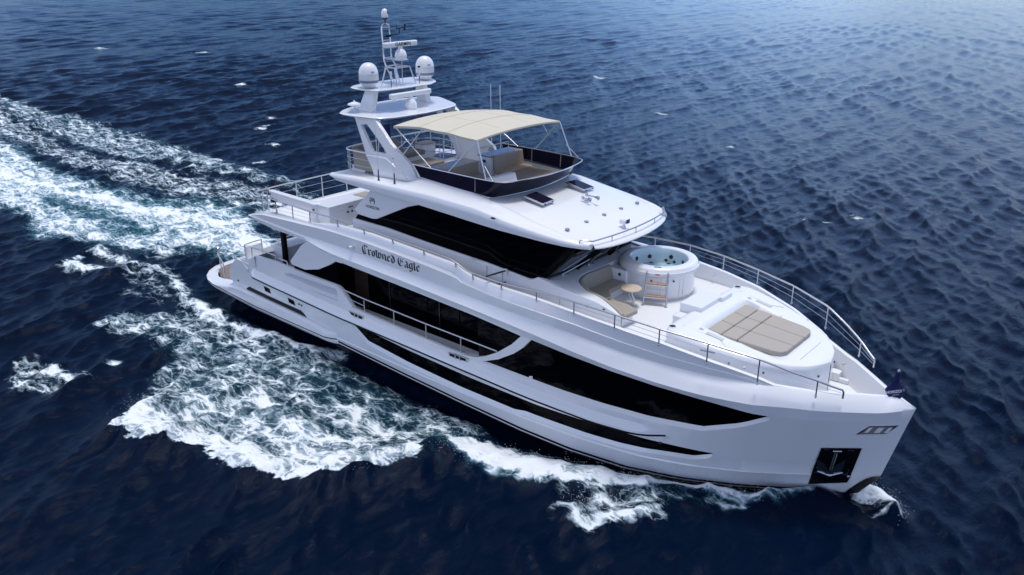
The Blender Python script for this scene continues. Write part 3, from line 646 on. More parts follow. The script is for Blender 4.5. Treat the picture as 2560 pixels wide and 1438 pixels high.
# ---------------------------------------------------------------- radar arch
arch_parts = MB()
yo, yi = -2.30, -2.15
outl = [(10.86,9.62),(12.06,9.62),(12.48,9.27),(12.96,8.86),(13.5,8.54),(14.09,8.20),(14.30,7.83),(14.66,7.45),(14.6,7.3),(12.1,7.3),(11.97,7.72),(11.60,8.30),(11.25,8.93)]
hole = [(11.26,9.30),(11.60,9.38),(12.2,8.94),(12.74,8.48),(12.66,8.42),(11.98,8.42),(11.90,8.5),(11.58,8.92)]
def lean(x, z, y): return (x, y+.16*max(0, (z-8.3)/1.3), z)
def leg(yo, yi):
    m = MB(); A = outl; H = hole
    quads = [[A[0],H[1],H[0]],[A[0],A[1],H[1]],[A[1],A[2],H[2],H[1]],[A[2],A[3],H[3],H[2]],[A[3],A[4],H[4],H[3]],[A[4],A[5],A[11],H[5],H[4]],[A[5],A[6],A[7],A[8],A[9],A[10],A[11]],[A[11],A[12],H[6],H[5]],[A[12],H[7],H[6]],[A[12],A[0],H[0],H[7]]]
    for q in quads:
        m.add([lean(x, z, yo) for x, z in q], [tuple(range(len(q)))]); m.add([lean(x, z, yi) for x, z in q], [tuple(range(len(q)))[::-1]])
    for L in (A, H):
        n = len(L)
        for i in range(n):
            (xa, za), (xb, zb) = L[i], L[(i+1) % n]
            m.add([lean(xa, za, yo), lean(xb, zb, yo), lean(xb, zb, yi), lean(xa, za, yi)], [(0,1,2,3)])
    return m
pn = [(11.66,8.24),(12.75,8.27),(13.10,8.10),(13.87,7.66),(14.14,7.41),(14.1,7.3),(12.1,7.3),(11.99,7.72)]
for s in (1, -1):
    m = leg(yo, yi); a = P('arch_leg', m if s > 0 else m.mirrored(), WHITE, recalc=True, weld=True, bevel=.03)
    g = MB().tube([lean(x, z, yo-.005) for x, z in pn[:5]], .035, 8).add([(x, yo-.025, z) for x, z in pn], [tuple(range(8))])
    sub('arch_panel', g if s > 0 else g.mirrored(), WHITE, a, recalc=True, smooth=40)
    g = MB().lathe([(.13, 0), (.12, .012), (.05, .015), (.04, .03), (0, .03)], (0, 0, 0), 20)
    sub('speaker', g, mat('speaker_grille', (.38, .41, .52), .5), a).matrix_local = Matrix.Translation((14.05, -2.055*s, 8.05)) @ Matrix.Rotation(-PI/2*s, 4, 'X')
def slab(half, z0, z1, crown, inset=.10):
    o = [(x, -y) for x, y in half] + [(x, y) for x, y in half[::-1]]
    c = Vector((sum(p[0] for p in o)/len(o), 0))
    pl = curve([(x, y, 0) for x, y in o] + [(o[0][0], o[0][1], 0)], 4)[:-1]
    zz = lambda x, y: z1+crown(x, y)
    def ins(p, d): q = Vector((p[0], p[1]))-c; return (p[0]-d*q.x/max(q.length, .1)*1.1, p[1]-d*q.y/max(q.length, .1)*1.1)
    r0 = [(*ins(p, .5), z0+crown(p[0], p[1])) for p in pl]; r1 = [(*ins(p, .07), z0+.03+crown(p[0], p[1])) for p in pl]; r2 = [(p[0], p[1], (z0+z1)/2+.03+crown(p[0], p[1])) for p in pl]
    r3 = [(*ins(p, .035), zz(*p[:2])) for p in pl]
    m = MB(); m.grid([r+[r[0]] for r in (r0, r1, r2, r3)])
    # top cap as strips across
    n = len(pl); m.add(r3, [tuple(range(n))]); m.add(r0, [tuple(range(n))[::-1]]); return m
cr = lambda x, y: .05*(12.3-x)
lowp = [(12.56,0.01),(12.5,.9),(12.40,1.6),(12.12,2.12),(11.4,2.40),(10.75,2.60),(10.45,2.45),(10.15,1.9),(9.95,.9),(9.92,0.01)]
P('arch_platform', slab(lowp, 9.55, 9.67, cr), WHITE, recalc=True, smooth=50)
upp = [(11.80,.01),(11.74,.9),(11.64,1.45),(11.42,1.72),(11.0,1.92),(10.72,1.98),(10.45,1.85),(10.25,1.3),(10.2,.01)]
P('mast_platform', slab(upp, 10.47, 10.57, lambda x, y: .05*(11.6-x)), WHITE, recalc=True, smooth=50)
for s in (1, -1):
    m = MB().hexa([(10.62,-1.72,9.74),(11.28,-1.62,9.70),(11.25,-1.34,9.70),(10.62,-1.38,9.74),(10.78,-1.42,10.54),(11.24,-1.38,10.5),(11.24,-1.14,10.5),(10.78,-1.14,10.54)])
    P('platform_upright', m if s > 0 else m.mirrored(), WHITE, bevel=.04)
# mast frame
mz = 10.62
m = MB()
for y in (-.2, .2):
    m.tube(curve([(10.75,y*1.3,11.2),(10.55,y,11.5),(10.53,y,12.0),(10.50,y,12.55),(10.50,y*.8,12.75),(10.50,0,12.84)], 4), .032, 8)
    m.tube([(10.6,y*1.9,10.65),(10.72,y*1.35,11.26),(11.35,y*2.0,11.24),(11.55,y*2.4,10.60)], .028, 8)
    m.tube([(10.75,y*1.3,11.2),(11.12,y*1.6,11.22)], .024, 8); m.tube([(11.05,y*.6,10.6),(10.7,y*1.2,11.2)], .026, 8)
m.tube([(10.72,-.27,11.26),(10.72,.27,11.26)], .024, 8); m.tube([(11.35,-.4,11.24),(11.35,.4,11.24)], .024, 8)
for z in (12.68, 12.2, 12.02, 11.55): m.tube([(10.52,-.19,z),(10.52,.19,z)], .018, 6)
m.tube([(11.2,.12,10.6),(11.22,.12,11.5)], .018, 6)
m.box((10.52,-.2,11.50),(11.5,.2,11.535))
P('mast_frame', m, STEEL, smooth=40)
P('mast_lamp', MB().lathe([(.07,-.04),(.07,.06),(.0,.08)], (10.6,.0,12.06), 12), WHITE, smooth=40)

# ---------------------------------------------------------------- foredeck: sunpad plinth, steps, bow stairs
halfw = T((24.78,1.6),(24.80,2.15),(24.95,2.38),(25.3,2.45),(25.8,2.42),(26.5,2.30),(27.3,2.02),(27.9,1.74),(28.4,1.38),(28.75,.98),(28.95,.6),(29.06,0.02))
ptop = T((24.7,4.95),(25.3,4.94),(26,4.83),(28,4.50),(28.6,4.40),(29.1,4.33))
def pz(x, y):
    rx = sstep(25.55, 25.72, x)*(1-sstep(27.6, 28.2, x)); ry = 1-sstep(1.30-.06*(x-25.7), 1.44-.06*(x-25.7), abs(y))
    return ptop(x) - .24*rx*ry*(1-.75*sstep(25.9, 27.9, x))
xs = sorted(set(list(np.round(np.arange(24.78, 29.06, .07), 3)) + [29.0, 29.03, 29.06]))
ts = np.sin(np.linspace(-PI/2, PI/2, 61))
rows_ = [[(x, halfw(x)*1.0, 3.2 if x > 28.2 else 4.3) for x in xs]]
def prow(t):
    r = []
    for x in xs:
        y = t*halfw(x); e_ = (1-min(1, (1-abs(t))*halfw(x)/.12))**2*.10
        r.append((x, y, pz(x, y)-e_-.06*sstep(24.9, 24.78, x)-.05*sstep(28.9, 29.06, x)))
    return r
G = [[(x, -halfw(x)-.0, 3.15 if x > 26 else 4.3) for x in xs], [(x, -halfw(x)-.015, pz(x, halfw(x))-.2) for x in xs]] + [prow(t) for t in ts] + [[(x, halfw(x)+.015, pz(x, halfw(x))-.2) for x in xs], [(x, halfw(x), 3.15 if x > 26 else 4.3) for x in xs]]
m = MB().grid(G); n0 = len(G)
m.add([r[0] for r in G], [tuple(range(n0))])
plinth = P('sunpad_plinth', m, WHITE, recalc=True, smooth=50)
for s in (1, -1):
    sub('cup_holder', MB().lathe([(.13,0),(.13,.018),(.10,.02),(.095,.0)], (24.98, 2.12*s, 4.945), 20), WHITE, plinth)
    sub('cup_well', MB().lathe([(.095,0),(.095,.012),(0,.012)], (24.98, 2.12*s, 4.945), 20), RUBBER, plinth)
    sub('cup_ring', MB().lathe([(.075,0),(.075,.012),(0,.012)], (25.66, 1.60*s, 4.885), 16), WHITE, plinth)
    sub('pad_light', MB().lathe([(.055,0),(.05,.014),(0,.014)], (0,0,0), 16), LOUV, plinth).matrix_local = Matrix.Translation((25.66, 1.60*s, 4.893))
    sub('tray', MB().box((-.27,-.08,0),(.27,.08,.012)), mat('pale_grey_tray', (.52,.53,.54), .5), plinth, bevel=.07, seg=4).matrix_local = Matrix.Translation((26.15, 1.66*s, 4.81)) @ Matrix.Rotation(-.04*s, 4, 'Z') @ Matrix.Rotation(math.radians(9.5), 4, 'Y')
    sub('handle_slot', MB().box((-.22,-.012,-.025),(.22,.012,.025)), GREY, plinth, bevel=.01).matrix_local = Matrix.Translation((26.3, 2.36*s, 4.62)) @ Matrix.Rotation(-.22*s, 4, 'Z')
    sub('lid_joint', MB().tube([(25.2,1.85*s,4.948),(26.35,1.72*s,4.782),(26.7,1.98*s,4.72)], .006, 4), LOUV, plinth)
    for x_, z_ in ((26.9, 4.35), (27.8, 4.2), (28.95, 4.0)):
        sub('catch', MB().lathe([(.03,-.02),(.03,.03),(0,.03)], (x_, halfw(x_)*s*1.005, z_), 8), DARKSTEEL, plinth)
sub('lid_joint', MB().tube([(28.42,-.75,4.437),(28.42,.75,4.437)], .006, 4), LOUV, plinth)
st = MB().box((24.36,-.62,4.47),(25.12,.80,5.10)); P('step_box', st, WHITE, bevel=.035)
P('step_box', MB().box((24.36,-1.04,4.47),(24.94,-.60,4.80)), WHITE, bevel=.035)
P('step_box', MB().box((25.02,.60,4.9),(25.22,1.26,5.09)), WHITE, bevel=.03)
for s in (1, -1):
    m = MB()
    for x0, x1, z in ((28.1,28.42,3.76),(28.42,28.72,3.62),(28.72,29.02,3.48),(29.02,29.32,3.34)): 
        m.box((x0, s*1.0 if s > 0 else -hb(x1,3.5)+.62, 3.2), (x1, hb(x1,3.5)-.62 if s > 0 else -1.0, z))
    P('bow_stair', m, WHITE, bevel=.025)
for s in (1, -1):
    for x_, z_ in ((23.6,4.75),(25.7,4.62),(27.4,4.4),(29.0,3.7)):
        P('courtesy_light', MB().lathe([(.04,-.02),(.04,.02),(0,.02)], (x_, s*(hb(x_, z_+.3)-.05+sm(op_, x_)-.19), z_), 10), mat('lamp_ring', (.55,.50,.47), .3))

# ---------------------------------------------------------------- rails of the upper deck and bow
rt_ = T((5.62,5.96),(6.07,5.93),(7.1,5.92),(8.3,5.90),(9.4,5.87),(11.1,5.90),(12.7,5.86),(14.2,5.79),(15.8,5.74),(17.15,5.68),(17.45,5.58),(17.75,5.46),(18.15,5.40),(19.4,5.37),(20.9,5.46),(22.37,5.49),(23.78,5.42),(25.18,5.29),(26.57,5.15),(27.93,4.92),(29.31,4.41),(29.87,4.13))
ry_ = T((5.62,3.42),(7,3.46),(11,3.50),(18,3.52),(20.9,3.54),(22.37,3.54),(23.78,3.43),(25.18,3.22),(26.57,2.91),(27.93,2.47),(28.7,2.08),(29.31,1.68),(29.87,1.26))
xs = np.concatenate([np.arange(5.62, 29.87, .22), [29.87]])
posts = [6.14,7.14,8.27,9.41,11.14,12.68,14.25,15.85,17.38,18.17,19.44,20.91,22.37,23.78,25.18,26.57,27.93,29.31]
def zbase(x): return zp_(x)-.005
for s in (-1, 1):
    m = MB().tube([(x, s*ry_(x), sm(rt_, x, .2)) for x in xs] + [(29.90, s*1.24, 4.08), (29.90, s*1.24, zbase(29.9)+.0)], .030, 8)
    rl = P('upper_rail', m, STEEL, smooth=50)
    for x in posts:
        g = MB().tube([(x, s*ry_(x), zbase(x)-.05), (x, s*ry_(x), rt_(x))], .023, 8).lathe([(.045,0),(.04,.02),(.0,.02)], (x, s*ry_(x), zbase(x)), 10)
        sub('rail_post', g, STEEL, rl, smooth=50)
    for k in (.36, .68):
        for A in ([5.7]+posts[:4]+[10.6], posts[12:]+[29.85]):
            sub('rail_wire', MB().tube([(x, s*(ry_(x)-.0), zbase(x)+(rt_(x)-zbase(x))*k) for x in A], .007, 6), STEEL, rl)
m = MB().tube(curve([(5.62,-3.42,5.96),(5.5,-3.2,5.97),(5.45,-2.6,5.98),(5.42,0,5.98),(5.45,2.6,5.98),(5.5,3.2,5.97),(5.62,3.42,5.96)], 5), .03, 8)
for y in (-2.7,-1.2,.2,1.6,2.9): m.tube([(5.44,y,4.96),(5.44,y,5.98)], .024, 8)
for z in (5.35,5.66): m.tube([(5.45,-3.2,z),(5.43,0,z),(5.45,3.2,z)], .009, 6)
P('stern_rail', m, STEEL, smooth=50)
for s in (-1, 1):
    g = MB().tube([(x, s*3.58, z) for x, z in ((10.92,3.10),(12.5,3.01),(14.15,2.97),(15.8,2.93),(17.6,2.91),(19.28,2.89))], .03, 8)
    g.tube([(11.4, s*3.56, 2.78), (12.5, s*3.57, 2.70)], .012, 6)
    r = P('side_rail', g, STEEL, smooth=50)
    for x in (12.5, 14.17, 15.87, 17.6): sub('rail_post', MB().tube([(x, s*3.58, zc_(x)), (x, s*3.58, 2.95)], .024, 8), STEEL, r, smooth=50)
    g = MB().tube(curve([(4.9,s*3.42,2.95),(4.95,s*3.44,3.3),(5.1,s*3.46,3.42),(6.6,s*3.46,3.42),(6.7,s*3.46,3.36),(6.72,s*3.46,3.18)], 4), .028, 8).tube([(6.85,s*3.46,3.18),(6.88,s*3.46,3.36),(7.5,s*3.46,3.34),(7.56,s*3.46,3.18)], .026, 8)
    P('quarter_rail', g, STEEL, smooth=50)
# boarding bars on the walkway
for a, b in (((18.75,-3.5,5.42),(18.95,-2.75,5.46)), ((18.75,-3.5,5.02),(18.95,-2.75,5.05))): P('gate_bar', MB().tube([a, b], .03, 8), DARKSTEEL, smooth=50)
P('gate_bracket', MB().box((18.88,-2.77,5.28),(19.0,-2.70,5.52)), WHITE, bevel=.01)
P('deck_hook', MB().tube(curve([(17.3,-2.72,5.50),(17.4,-2.76,5.53),(17.55,-2.74,5.53),(17.62,-2.72,5.58)], 4), .02, 6), STEEL, smooth=50)
P('deck_camera', MB().box((12.05,-3.80,4.98),(12.18,-3.66,5.09)), WHITE, bevel=.012)
sub('lens', MB().box((12.03,-3.79,4.99),(12.05,-3.70,5.08)), BLACK, D.objects['deck_camera'])
# aft deck: pole, bar unit, gate
for s in (-1, 1):
    P('deck_pole', MB().tube([(6.2, s*2.62, 2.2), (6.2, s*2.62, 4.74)], .13, 14), BLACK, smooth=50)
m = MB().box((5.1,-2.62,2.2),(6.15,-.9,3.40)); bar = P('aft_console', m, WHITE, bevel=.05)
sub('console_rail', MB().tube([(5.15,-1.2,3.40),(5.15,-1.2,3.52),(5.15,-2.4,3.52),(5.6,-2.5,3.52),(5.6,-2.5,3.4)], .014, 6), STEEL, bar)
m = MB().box((4.28,-3.35,2.3),(4.34,-2.55,3.25)); gt = P('stern_gate', m, WHITE, bevel=.03)
sub('gate_rail', MB().tube(curve([(4.31,-3.38,2.6),(4.31,-3.38,3.3),(4.31,-3.3,3.38),(4.31,-2.6,3.40),(4.31,-2.52,3.32),(4.31,-2.52,2.4)], 4), .028, 8), STEEL, gt, smooth=50)
P('aft_bulkhead', MB().box((4.28,-2.5,1.5),(4.36,2.5,3.0)), WHITE, bevel=.03)

# ---------------------------------------------------------------- lettering
NIB = (math.cos(math.radians(38))*.5, math.sin(math.radians(38))*.5)
GLY = {
 'C': (1.0, [([(.34,1.42),(.06,1.12),(0,.8),(.02,.42),(.2,.06),(.5,.02),(.80,.24)],.27), ([(.40,1.22),(.40,.34),(.46,.22)],.13), ([(.30,1.40),(.52,1.30),(.74,1.42),(.84,1.20)],.24)]),
 'r': (.60, [([(-.06,.88),(.08,.80)],.26), ([(.06,.86),(.06,.14),(.20,.04)],.27), ([(.14,.78),(.34,.96),(.44,.80)],.25)]),
 'o': (.74, [([(.06,.80),(.06,.22)],.27), ([(.46,.78),(.46,.22)],.27), ([(.06,.80),(.28,.98),(.46,.78)],.22), ([(.06,.22),(.26,.02),(.46,.22)],.24)]),
 'w': (1.08, [([(-.04,1.22),(.06,1.0),(.06,.22)],.26), ([(.10,1.18),(.28,1.08)],.16), ([(.42,1.0),(.42,.20)],.25), ([(.06,.22),(.22,.02),(.42,.20),(.58,.02),(.80,.22),(.80,.76)],.22), ([(.46,.82),(.64,.99),(.80,.76)],.22)]),
 'n': (.80, [([(-.06,.88),(.08,.80)],.26), ([(.06,.86),(.06,.10)],.27), ([(.10,.78),(.32,.98),(.48,.80)],.22), ([(.48,.82),(.48,.14),(.60,.04)],.27)]),
 'e': (.68, [([(.06,.80),(.06,.24),(.24,.02),(.50,.20)],.25), ([(.06,.80),(.28,.98),(.46,.74)],.23), ([(.46,.74),(.08,.48)],.13)]),
 'd': (.78, [([(.06,.72),(.06,.22),(.26,.02),(.48,.22),(.48,.78),(.30,1.08),(-.02,1.36)],.26), ([(.06,.74),(.26,.92),(.48,.74)],.16)]),
 'E': (1.0, [([(.34,1.42),(.06,1.12),(0,.8),(.02,.42),(.2,.06),(.5,.02),(.80,.24)],.27), ([(.40,1.22),(.40,.34)],.13), ([(.30,1.40),(.54,1.30),(.72,1.42),(.86,1.18),(.62,1.04)],.22), ([(.30,.76),(.56,.86),(.78,.70)],.20)]),
 'a': (.76, [([(.04,.82),(.26,.98),(.46,.80),(.46,.14),(.60,.04)],.25), ([(.46,.56),(.12,.44),(.06,.22),(.22,.02),(.46,.20)],.22)]),
 'g': (.76, [([(.06,.80),(.06,.24),(.24,.04),(.46,.22)],.25), ([(.06,.80),(.28,.98),(.48,.84)],.22), ([(.46,.92),(.46,-.18),(.26,-.38),(.02,-.26)],.25), ([(.40,.92),(.64,.96)],.16)]),
 'l': (.42, [([(-.06,1.36),(.08,1.24),(.08,.16),(.22,.04)],.27)])}
def letter_strokes():
    u = .05; out = []
    for ch in 'Crowned Eagle':
        if ch == ' ': u += .36; continue
        wd, st = GLY[ch]
        for pts, nw in st: out.append(([(u+.12+x, z) for x, z in pts], nw*1.1))
        u += wd
    return out, u
strokes, total = letter_strokes()
SX = 3.12/total; SZ = .242
m = MB()
for si, (pts, nw) in enumerate(strokes):
    dx, dz = NIB[0]*nw, NIB[1]*nw
    for i in range(len(pts)-1):
        q = []
        for (px, pz_), sg_ in ((pts[i], -1), (pts[i+1], -1), (pts[i+1], 1), (pts[i], 1)):
            x = 12.63+(px+sg_*dx)*SX; z = 4.915-.012*(x-12.63)+(pz_+sg_*dz*1.1)*SZ
            q.append((x, -(hb(x, z)+.012+.0002*si), z))
        m.add(q, [(0,1,2,3)])
def wall_y(x, z):          # real wall line between valley and ridge
    v0, v1 = sm(zv_, x)+.012, zh_(x)-.06; t = (z-v0)/(v1-v0)
    return hb(x, z)+(sm(ov_, x)-.012)*(1-t)+(sm(ov_, x)+.005)*t
m.v = [(x, -(wall_y(x, z)+.008+.00005*(i % 40)), z) for i, (x, y, z) in enumerate(m.v)]
P('name_lettering', m, INK)
# maker's badge on the quarter panel
qp = D.objects['quarter_panel']
em = MB(); cx, cz, R0 = 12.375, 6.685, .155
def arcs(a0, a1, r0, r1, n=16, sy=1.0):
    A = [math.radians(a0+(a1-a0)*k/n) for k in range(n+1)]
    em.grid([[(cx+math.cos(a)*r0*.95, -2.768, cz+math.sin(a)*r0*sy) for a in A], [(cx+math.cos(a)*r1*.95, -2.768, cz+math.sin(a)*r1*sy) for a in A]])
arcs(115, 235, R0*.82, R0); arcs(-60, 62, R0*.82, R0)
A = [math.radians(a) for a in range(20, 165, 8)]
em.grid([[(cx+math.cos(a)*R0*1.0, -2.769, cz-.05+math.sin(a)*R0*.42) for a in A], [(cx+math.cos(a)*R0*.92, -2.769, cz-.075+math.sin(a)*R0*.42) for a in A]])
for pts in ([(-.06,.05),(.0,.13),(.03,.10),(-.01,.05)], [(.02,.06),(.05,.09),(.10,.04),(.09,.02)], [(-.09,.02),(-.02,.055),(.05,.03),(-.03,.03)]):
    em.add([(cx+a, -2.770, cz+b) for a, b in pts], [(0,1,2,3)])
sub('maker_emblem', em, INK, qp)
FX = lambda loc: frame((1,0,0), (0,0,1), (0,-1,0), loc)
text_mesh('maker_lettering', 'HORIZON', .165, FX((12.37,-2.766,6.425)), INK, qp, sx=.98)

# ---------------------------------------------------------------- things standing on the yacht
def T_(name, label, cat, loc, group=None): return thing(name, label, cat, loc, group)
# hot tub
t = T_('hot_tub', 'round white hot tub with pale blue water and black star jets on the foredeck', 'hot tub', (22.35, 1.42, 4.47))
sub('tub_shell', MB().lathe([(1.20,0),(1.20,.09),(1.24,.10),(1.25,.80),(1.27,.84),(1.34,.88),(1.365,.95),(1.36,1.0),(1.325,1.03),(1.31,1.09),(1.27,1.135),(1.18,1.155),(1.06,1.16),(1.0,1.15),(.975,1.12)], n=72, cap=False), WHITE, t, smooth=40)
sub('tub_liner', MB().lathe([(.976,1.125),(.955,1.05),(.93,.85),(.88,.55),(.80,.30),(.60,.24),(0,.23)], n=72, cap=False), PALE, t, smooth=50)
sub('water', MB().lathe([(.888,.635),(.5,.635),(.0,.635)], n=48, cap=False), POOL, t, smooth=60)
for ang, z in ((178,.85),(142,.84),(94,.87),(105,.70),(85,.70),(57.5,.82),(140,.655),(97,.655),(20,.84),(-30,.8)):
    a = math.radians(ang); g = MB()
    st_ = [(.085 if k % 2 == 0 else .062) for k in range(10)]
    if z < .66:
        g.add([(st_[k]*.95*math.cos(k*PI/5), st_[k]*.75*math.sin(k*PI/5), .012) for k in range(10)], [tuple(range(10))])
        Mx = Matrix.Translation((.82*math.cos(a), .82*math.sin(a), .635))
    else:
        g.add([(0, 0, .03)]+[(st_[k]*math.cos(k*PI/5), st_[k]*math.sin(k*PI/5), .02) for k in range(10)]+[(st_[k]*math.cos(k*PI/5), st_[k]*math.sin(k*PI/5), -.03) for k in range(10)],
              [(0, 1+k, 1+(k+1) % 10) for k in range(10)]+[(1+k, 11+k, 11+(k+1) % 10, 1+(k+1) % 10) for k in range(10)])
        Mx = Matrix.Translation((.925*math.cos(a), .925*math.sin(a), z)) @ Matrix.Rotation(a, 4, 'Z') @ Matrix.Rotation(-PI/2, 4, 'Y')
    o = sub('jet', g, RUBBER, t); o.matrix_local = Mx
for ang, wd, zz, nm, mt in ((-62, .12, 1.15, 'control_panel', BLUEINK), (-61, .075, .97, 'red_sticker', RED)):
    a = math.radians(ang)
    o = sub(nm, MB().box((-.035 if nm[0] == 'c' else -.012, -wd, -.012), (.035 if nm[0] == 'c' else .012, wd, .022 if nm[0] == 'c' else .025)), mt, t, bevel=.015)
    o.matrix_local = Matrix.Translation(((1.13 if nm[0] == 'c' else 1.365)*math.cos(a), (1.13 if nm[0] == 'c' else 1.365)*math.sin(a), zz)) @ Matrix.Rotation(a, 4, 'Z')
for ang in (-125,-98,-92,-60,-56,-25,-18,-48):
    a = math.radians(ang)
    sub('panel_joint', MB().tube([(1.247*math.cos(a), 1.247*math.sin(a), .14), (1.247*math.cos(a), 1.247*math.sin(a), .78)], .006, 4), LOUV, t)
for ang in (-70, -45, -36):
    a = math.radians(ang)
    sub('panel_knob', MB().lathe([(.032,0),(.032,.03),(0,.03)], n=10), DARKSTEEL, t).matrix_local = Matrix.Translation((1.25*math.cos(a), 1.25*math.sin(a), .70)) @ Matrix.Rotation(a, 4, 'Z') @ Matrix.Rotation(PI/2, 4, 'Y')
# ladder leaning on the tub
A0, A1 = Vector((22.81,-.28,4.47)), Vector((23.50,.05,4.47)); B0, B1 = Vector((22.71,.06,5.50)), Vector((23.33,.36,5.50))
t = T_('tub_ladder', 'steel ladder with two wooden treads leaning against the white hot tub', 'ladder', tuple((A0+A1)/2))
o0 = (A0+A1)/2
for a, b in ((A0, B0), (A1, B1)):
    tp = (b-a).normalized(); n_ = Vector((-.25, .45, 0))
    sub('stile', MB().tube([a-o0, b-o0-tp*.05, b-o0+Vector((-.02,.04,.03)), b-o0+n_*.25+Vector((0,0,-.02))], .028, 8).lathe([(.06,0),(.05,.02),(0,.02)], tuple(a-o0), 10), STEEL, t, smooth=50)
for f, wdn in ((.30, 1), (.68, 1), (.52, 0), (.88, 0)):
    a = A0+(B0-A0)*f-o0; b = A1+(B1-A1)*f-o0; d_ = (b-a); L_ = d_.length
    if wdn:
        o = sub('tread', MB().box((.03,-.05,-.022),(L_-.03,.09,.022)), RUNG, t, bevel=.01)
        o.matrix_local = Matrix.Translation(a) @ Matrix.Rotation(math.atan2(d_.y, d_.x), 4, 'Z')
        o = sub('tread_bracket', MB().box((.0,-.055,-.05),(L_,-.035,-.022)), STEEL, t); o.matrix_local = Matrix.Translation(a) @ Matrix.Rotation(math.atan2(d_.y, d_.x), 4, 'Z')
    else: sub('crossbar', MB().tube([a, b], .013, 6), STEEL, t)
# cocktail table
t = T_('cocktail_table', 'small round pale wooden table on a bent steel leg beside the beige sofa', 'table', (22.58,-.58,4.47))
sub('table_top', MB().lathe([(0,.60),(.33,.60),(.345,.615),(.345,.635),(.33,.65),(0,.65)], (-.05,-.01,0), 40), TABLEWOOD, t, smooth=40)
sub('leg', MB().tube([(-.02,0,.60),(-.02,0,.40),(.06,.02,.27),(.06,.02,0)], .032, 10).tube([(-.10,-.02,.60),(-.10,-.02,.34),(.02,.0,.22),(.02,.0,0)], .026, 8), STEEL, t, smooth=40)
# corner sofa
t = T_('corner_sofa', 'curved beige corner sofa on white base in front of the dark windscreen', 'sofa', (22.2,-1.2,4.47)); off = Vector((22.2,-1.2,4.47))
sp = [Vector(p) for p in curve([(21.10,.18,5.37),(21.06,-.6,5.37),(21.05,-1.2,5.37),(21.28,-1.72,5.35),(21.84,-2.08,5.29),(22.22,-2.05,5.20),(22.55,-2.04,5.10),(22.95,-2.17,5.01),(23.34,-2.37,4.955)], 6)]
rs = [[] for _ in range(7)]
for i, p in enumerate(sp):
    a = sp[max(i-1, 0)]; b = sp[min(i+1, len(sp)-1)]; tt = Vector((b.x-a.x, b.y-a.y, 0)).normalized(); n_ = Vector((-tt.y, tt.x, 0))
    if n_.dot(Vector((22.6,-.6,0))-Vector((p.x,p.y,0))) < 0: n_ = -n_
    hgt = p.z-4.86; th = .05+.14*min(1, hgt/.3)
    for k, (q, z) in enumerate(((-.02,4.86),(-.02,p.z-.02),(.01,p.z+.012),(.07,p.z+.012),(.10,p.z-.02),(th*.75+.03,(p.z+4.86)/2),(th+.03,4.86))): rs[k].append(tuple(p+n_*q-off-Vector((0,0,p.z))+Vector((0,0,z))))
m = MB().grid(rs)
for j in (0, -1): m.add([r[j] for r in rs], [tuple(range(7))])
sub('back_cushion', m, BEIGE, t, recalc=True, smooth=50)
seat = [(21.18,.19),(21.14,-1.15),(21.38,-1.66),(21.9,-1.98),(22.25,-1.97),(22.55,-1.98),(22.95,-2.10),(23.40,-2.31),(23.46,-1.62),(22.95,-1.42),(22.5,-1.42),(22.15,-1.22),(21.86,-.86),(21.84,.19)]
for (pl, nm) in ((seat[:4]+[(22.28,-1.34),(21.86,-.86),(21.84,.19)], 'seat_cushion'), (seat[4:9]+seat[9:11]+[(22.32,-1.36)], 'seat_cushion')):
    sub(nm, MB().prism([(x-22.2, y+1.2) for x, y in pl], .30, .45), BEIGE, t, bevel=.035, seg=3, recalc=True)
sub('base', MB().prism([(x-22.2+.0, y+1.2) for x, y in [(21.1,.17),(21.08,-1.2),(21.34,-1.7),(21.9,-2.08),(22.5,-2.05),(23.30,-2.30),(23.33,-1.70),(22.9,-1.52),(22.46,-1.5),(22.1,-1.26),(21.78,-.88),(21.76,.17)]], 0, .30), WHITE, t, recalc=True, bevel=.02)
# sun pad
t = T_('sun_pad', 'taupe sun pad of nine cushions set in the white foredeck plinth', 'sun pad', (26.8, 0, 4.5))
def padz(x): return float(np.interp(x, [25.7,28.1],[4.775,4.625]))
def lean_w(x): return float(np.interp(x, [25.7,26.7,28.1],[1.265,1.25,1.12]))
for xa, xb, th, tx in ((25.70,26.15,.12,.04),(26.155,26.66,.12,.0),(26.665,28.06,.14,.0)):
    for k in range(3):
        fr = lambda x, j: lean_w(x)*(-1+2*j/3)
        g = .006
        p = [(xa+g, fr(xa,k)+g), (xb-g, fr(xb,k)+g), (xb-g, fr(xb,k+1)-g), (xa+g, fr(xa,k+1)-g)]
        if xb > 28:
            if k == 0: p = [p[0], (xb-.34, fr(xb-.34,0)+g), (xb-.10, fr(xb,0)+.07), (xb-g, fr(xb,0)+.28), p[2], p[3]]
            if k == 2: p = [p[0], p[1], (xb-g, fr(xb,3)-.28), (xb-.10, fr(xb,3)-.07), (xb-.34, fr(xb-.34,3)-g), p[3]]
        m = MB().prism([(x-26.8, y) for x, y in p], lambda x, y: padz(x+26.8)-4.5-th-.02, lambda x, y: padz(x+26.8)-4.5+(.035 if xa < 26 else 0)*(1 if x+26.8 < 25.9 else .0))
        sub('cushion', m, TAUPE2 if False else mat('sunpad_fabric', (.40,.365,.315), .65, bump=(140,.25,.003), var=(3,(.365,.33,.285))) if 'sunpad_fabric' not in D.materials else D.materials['sunpad_fabric'], t, bevel=.045, seg=3, recalc=True)
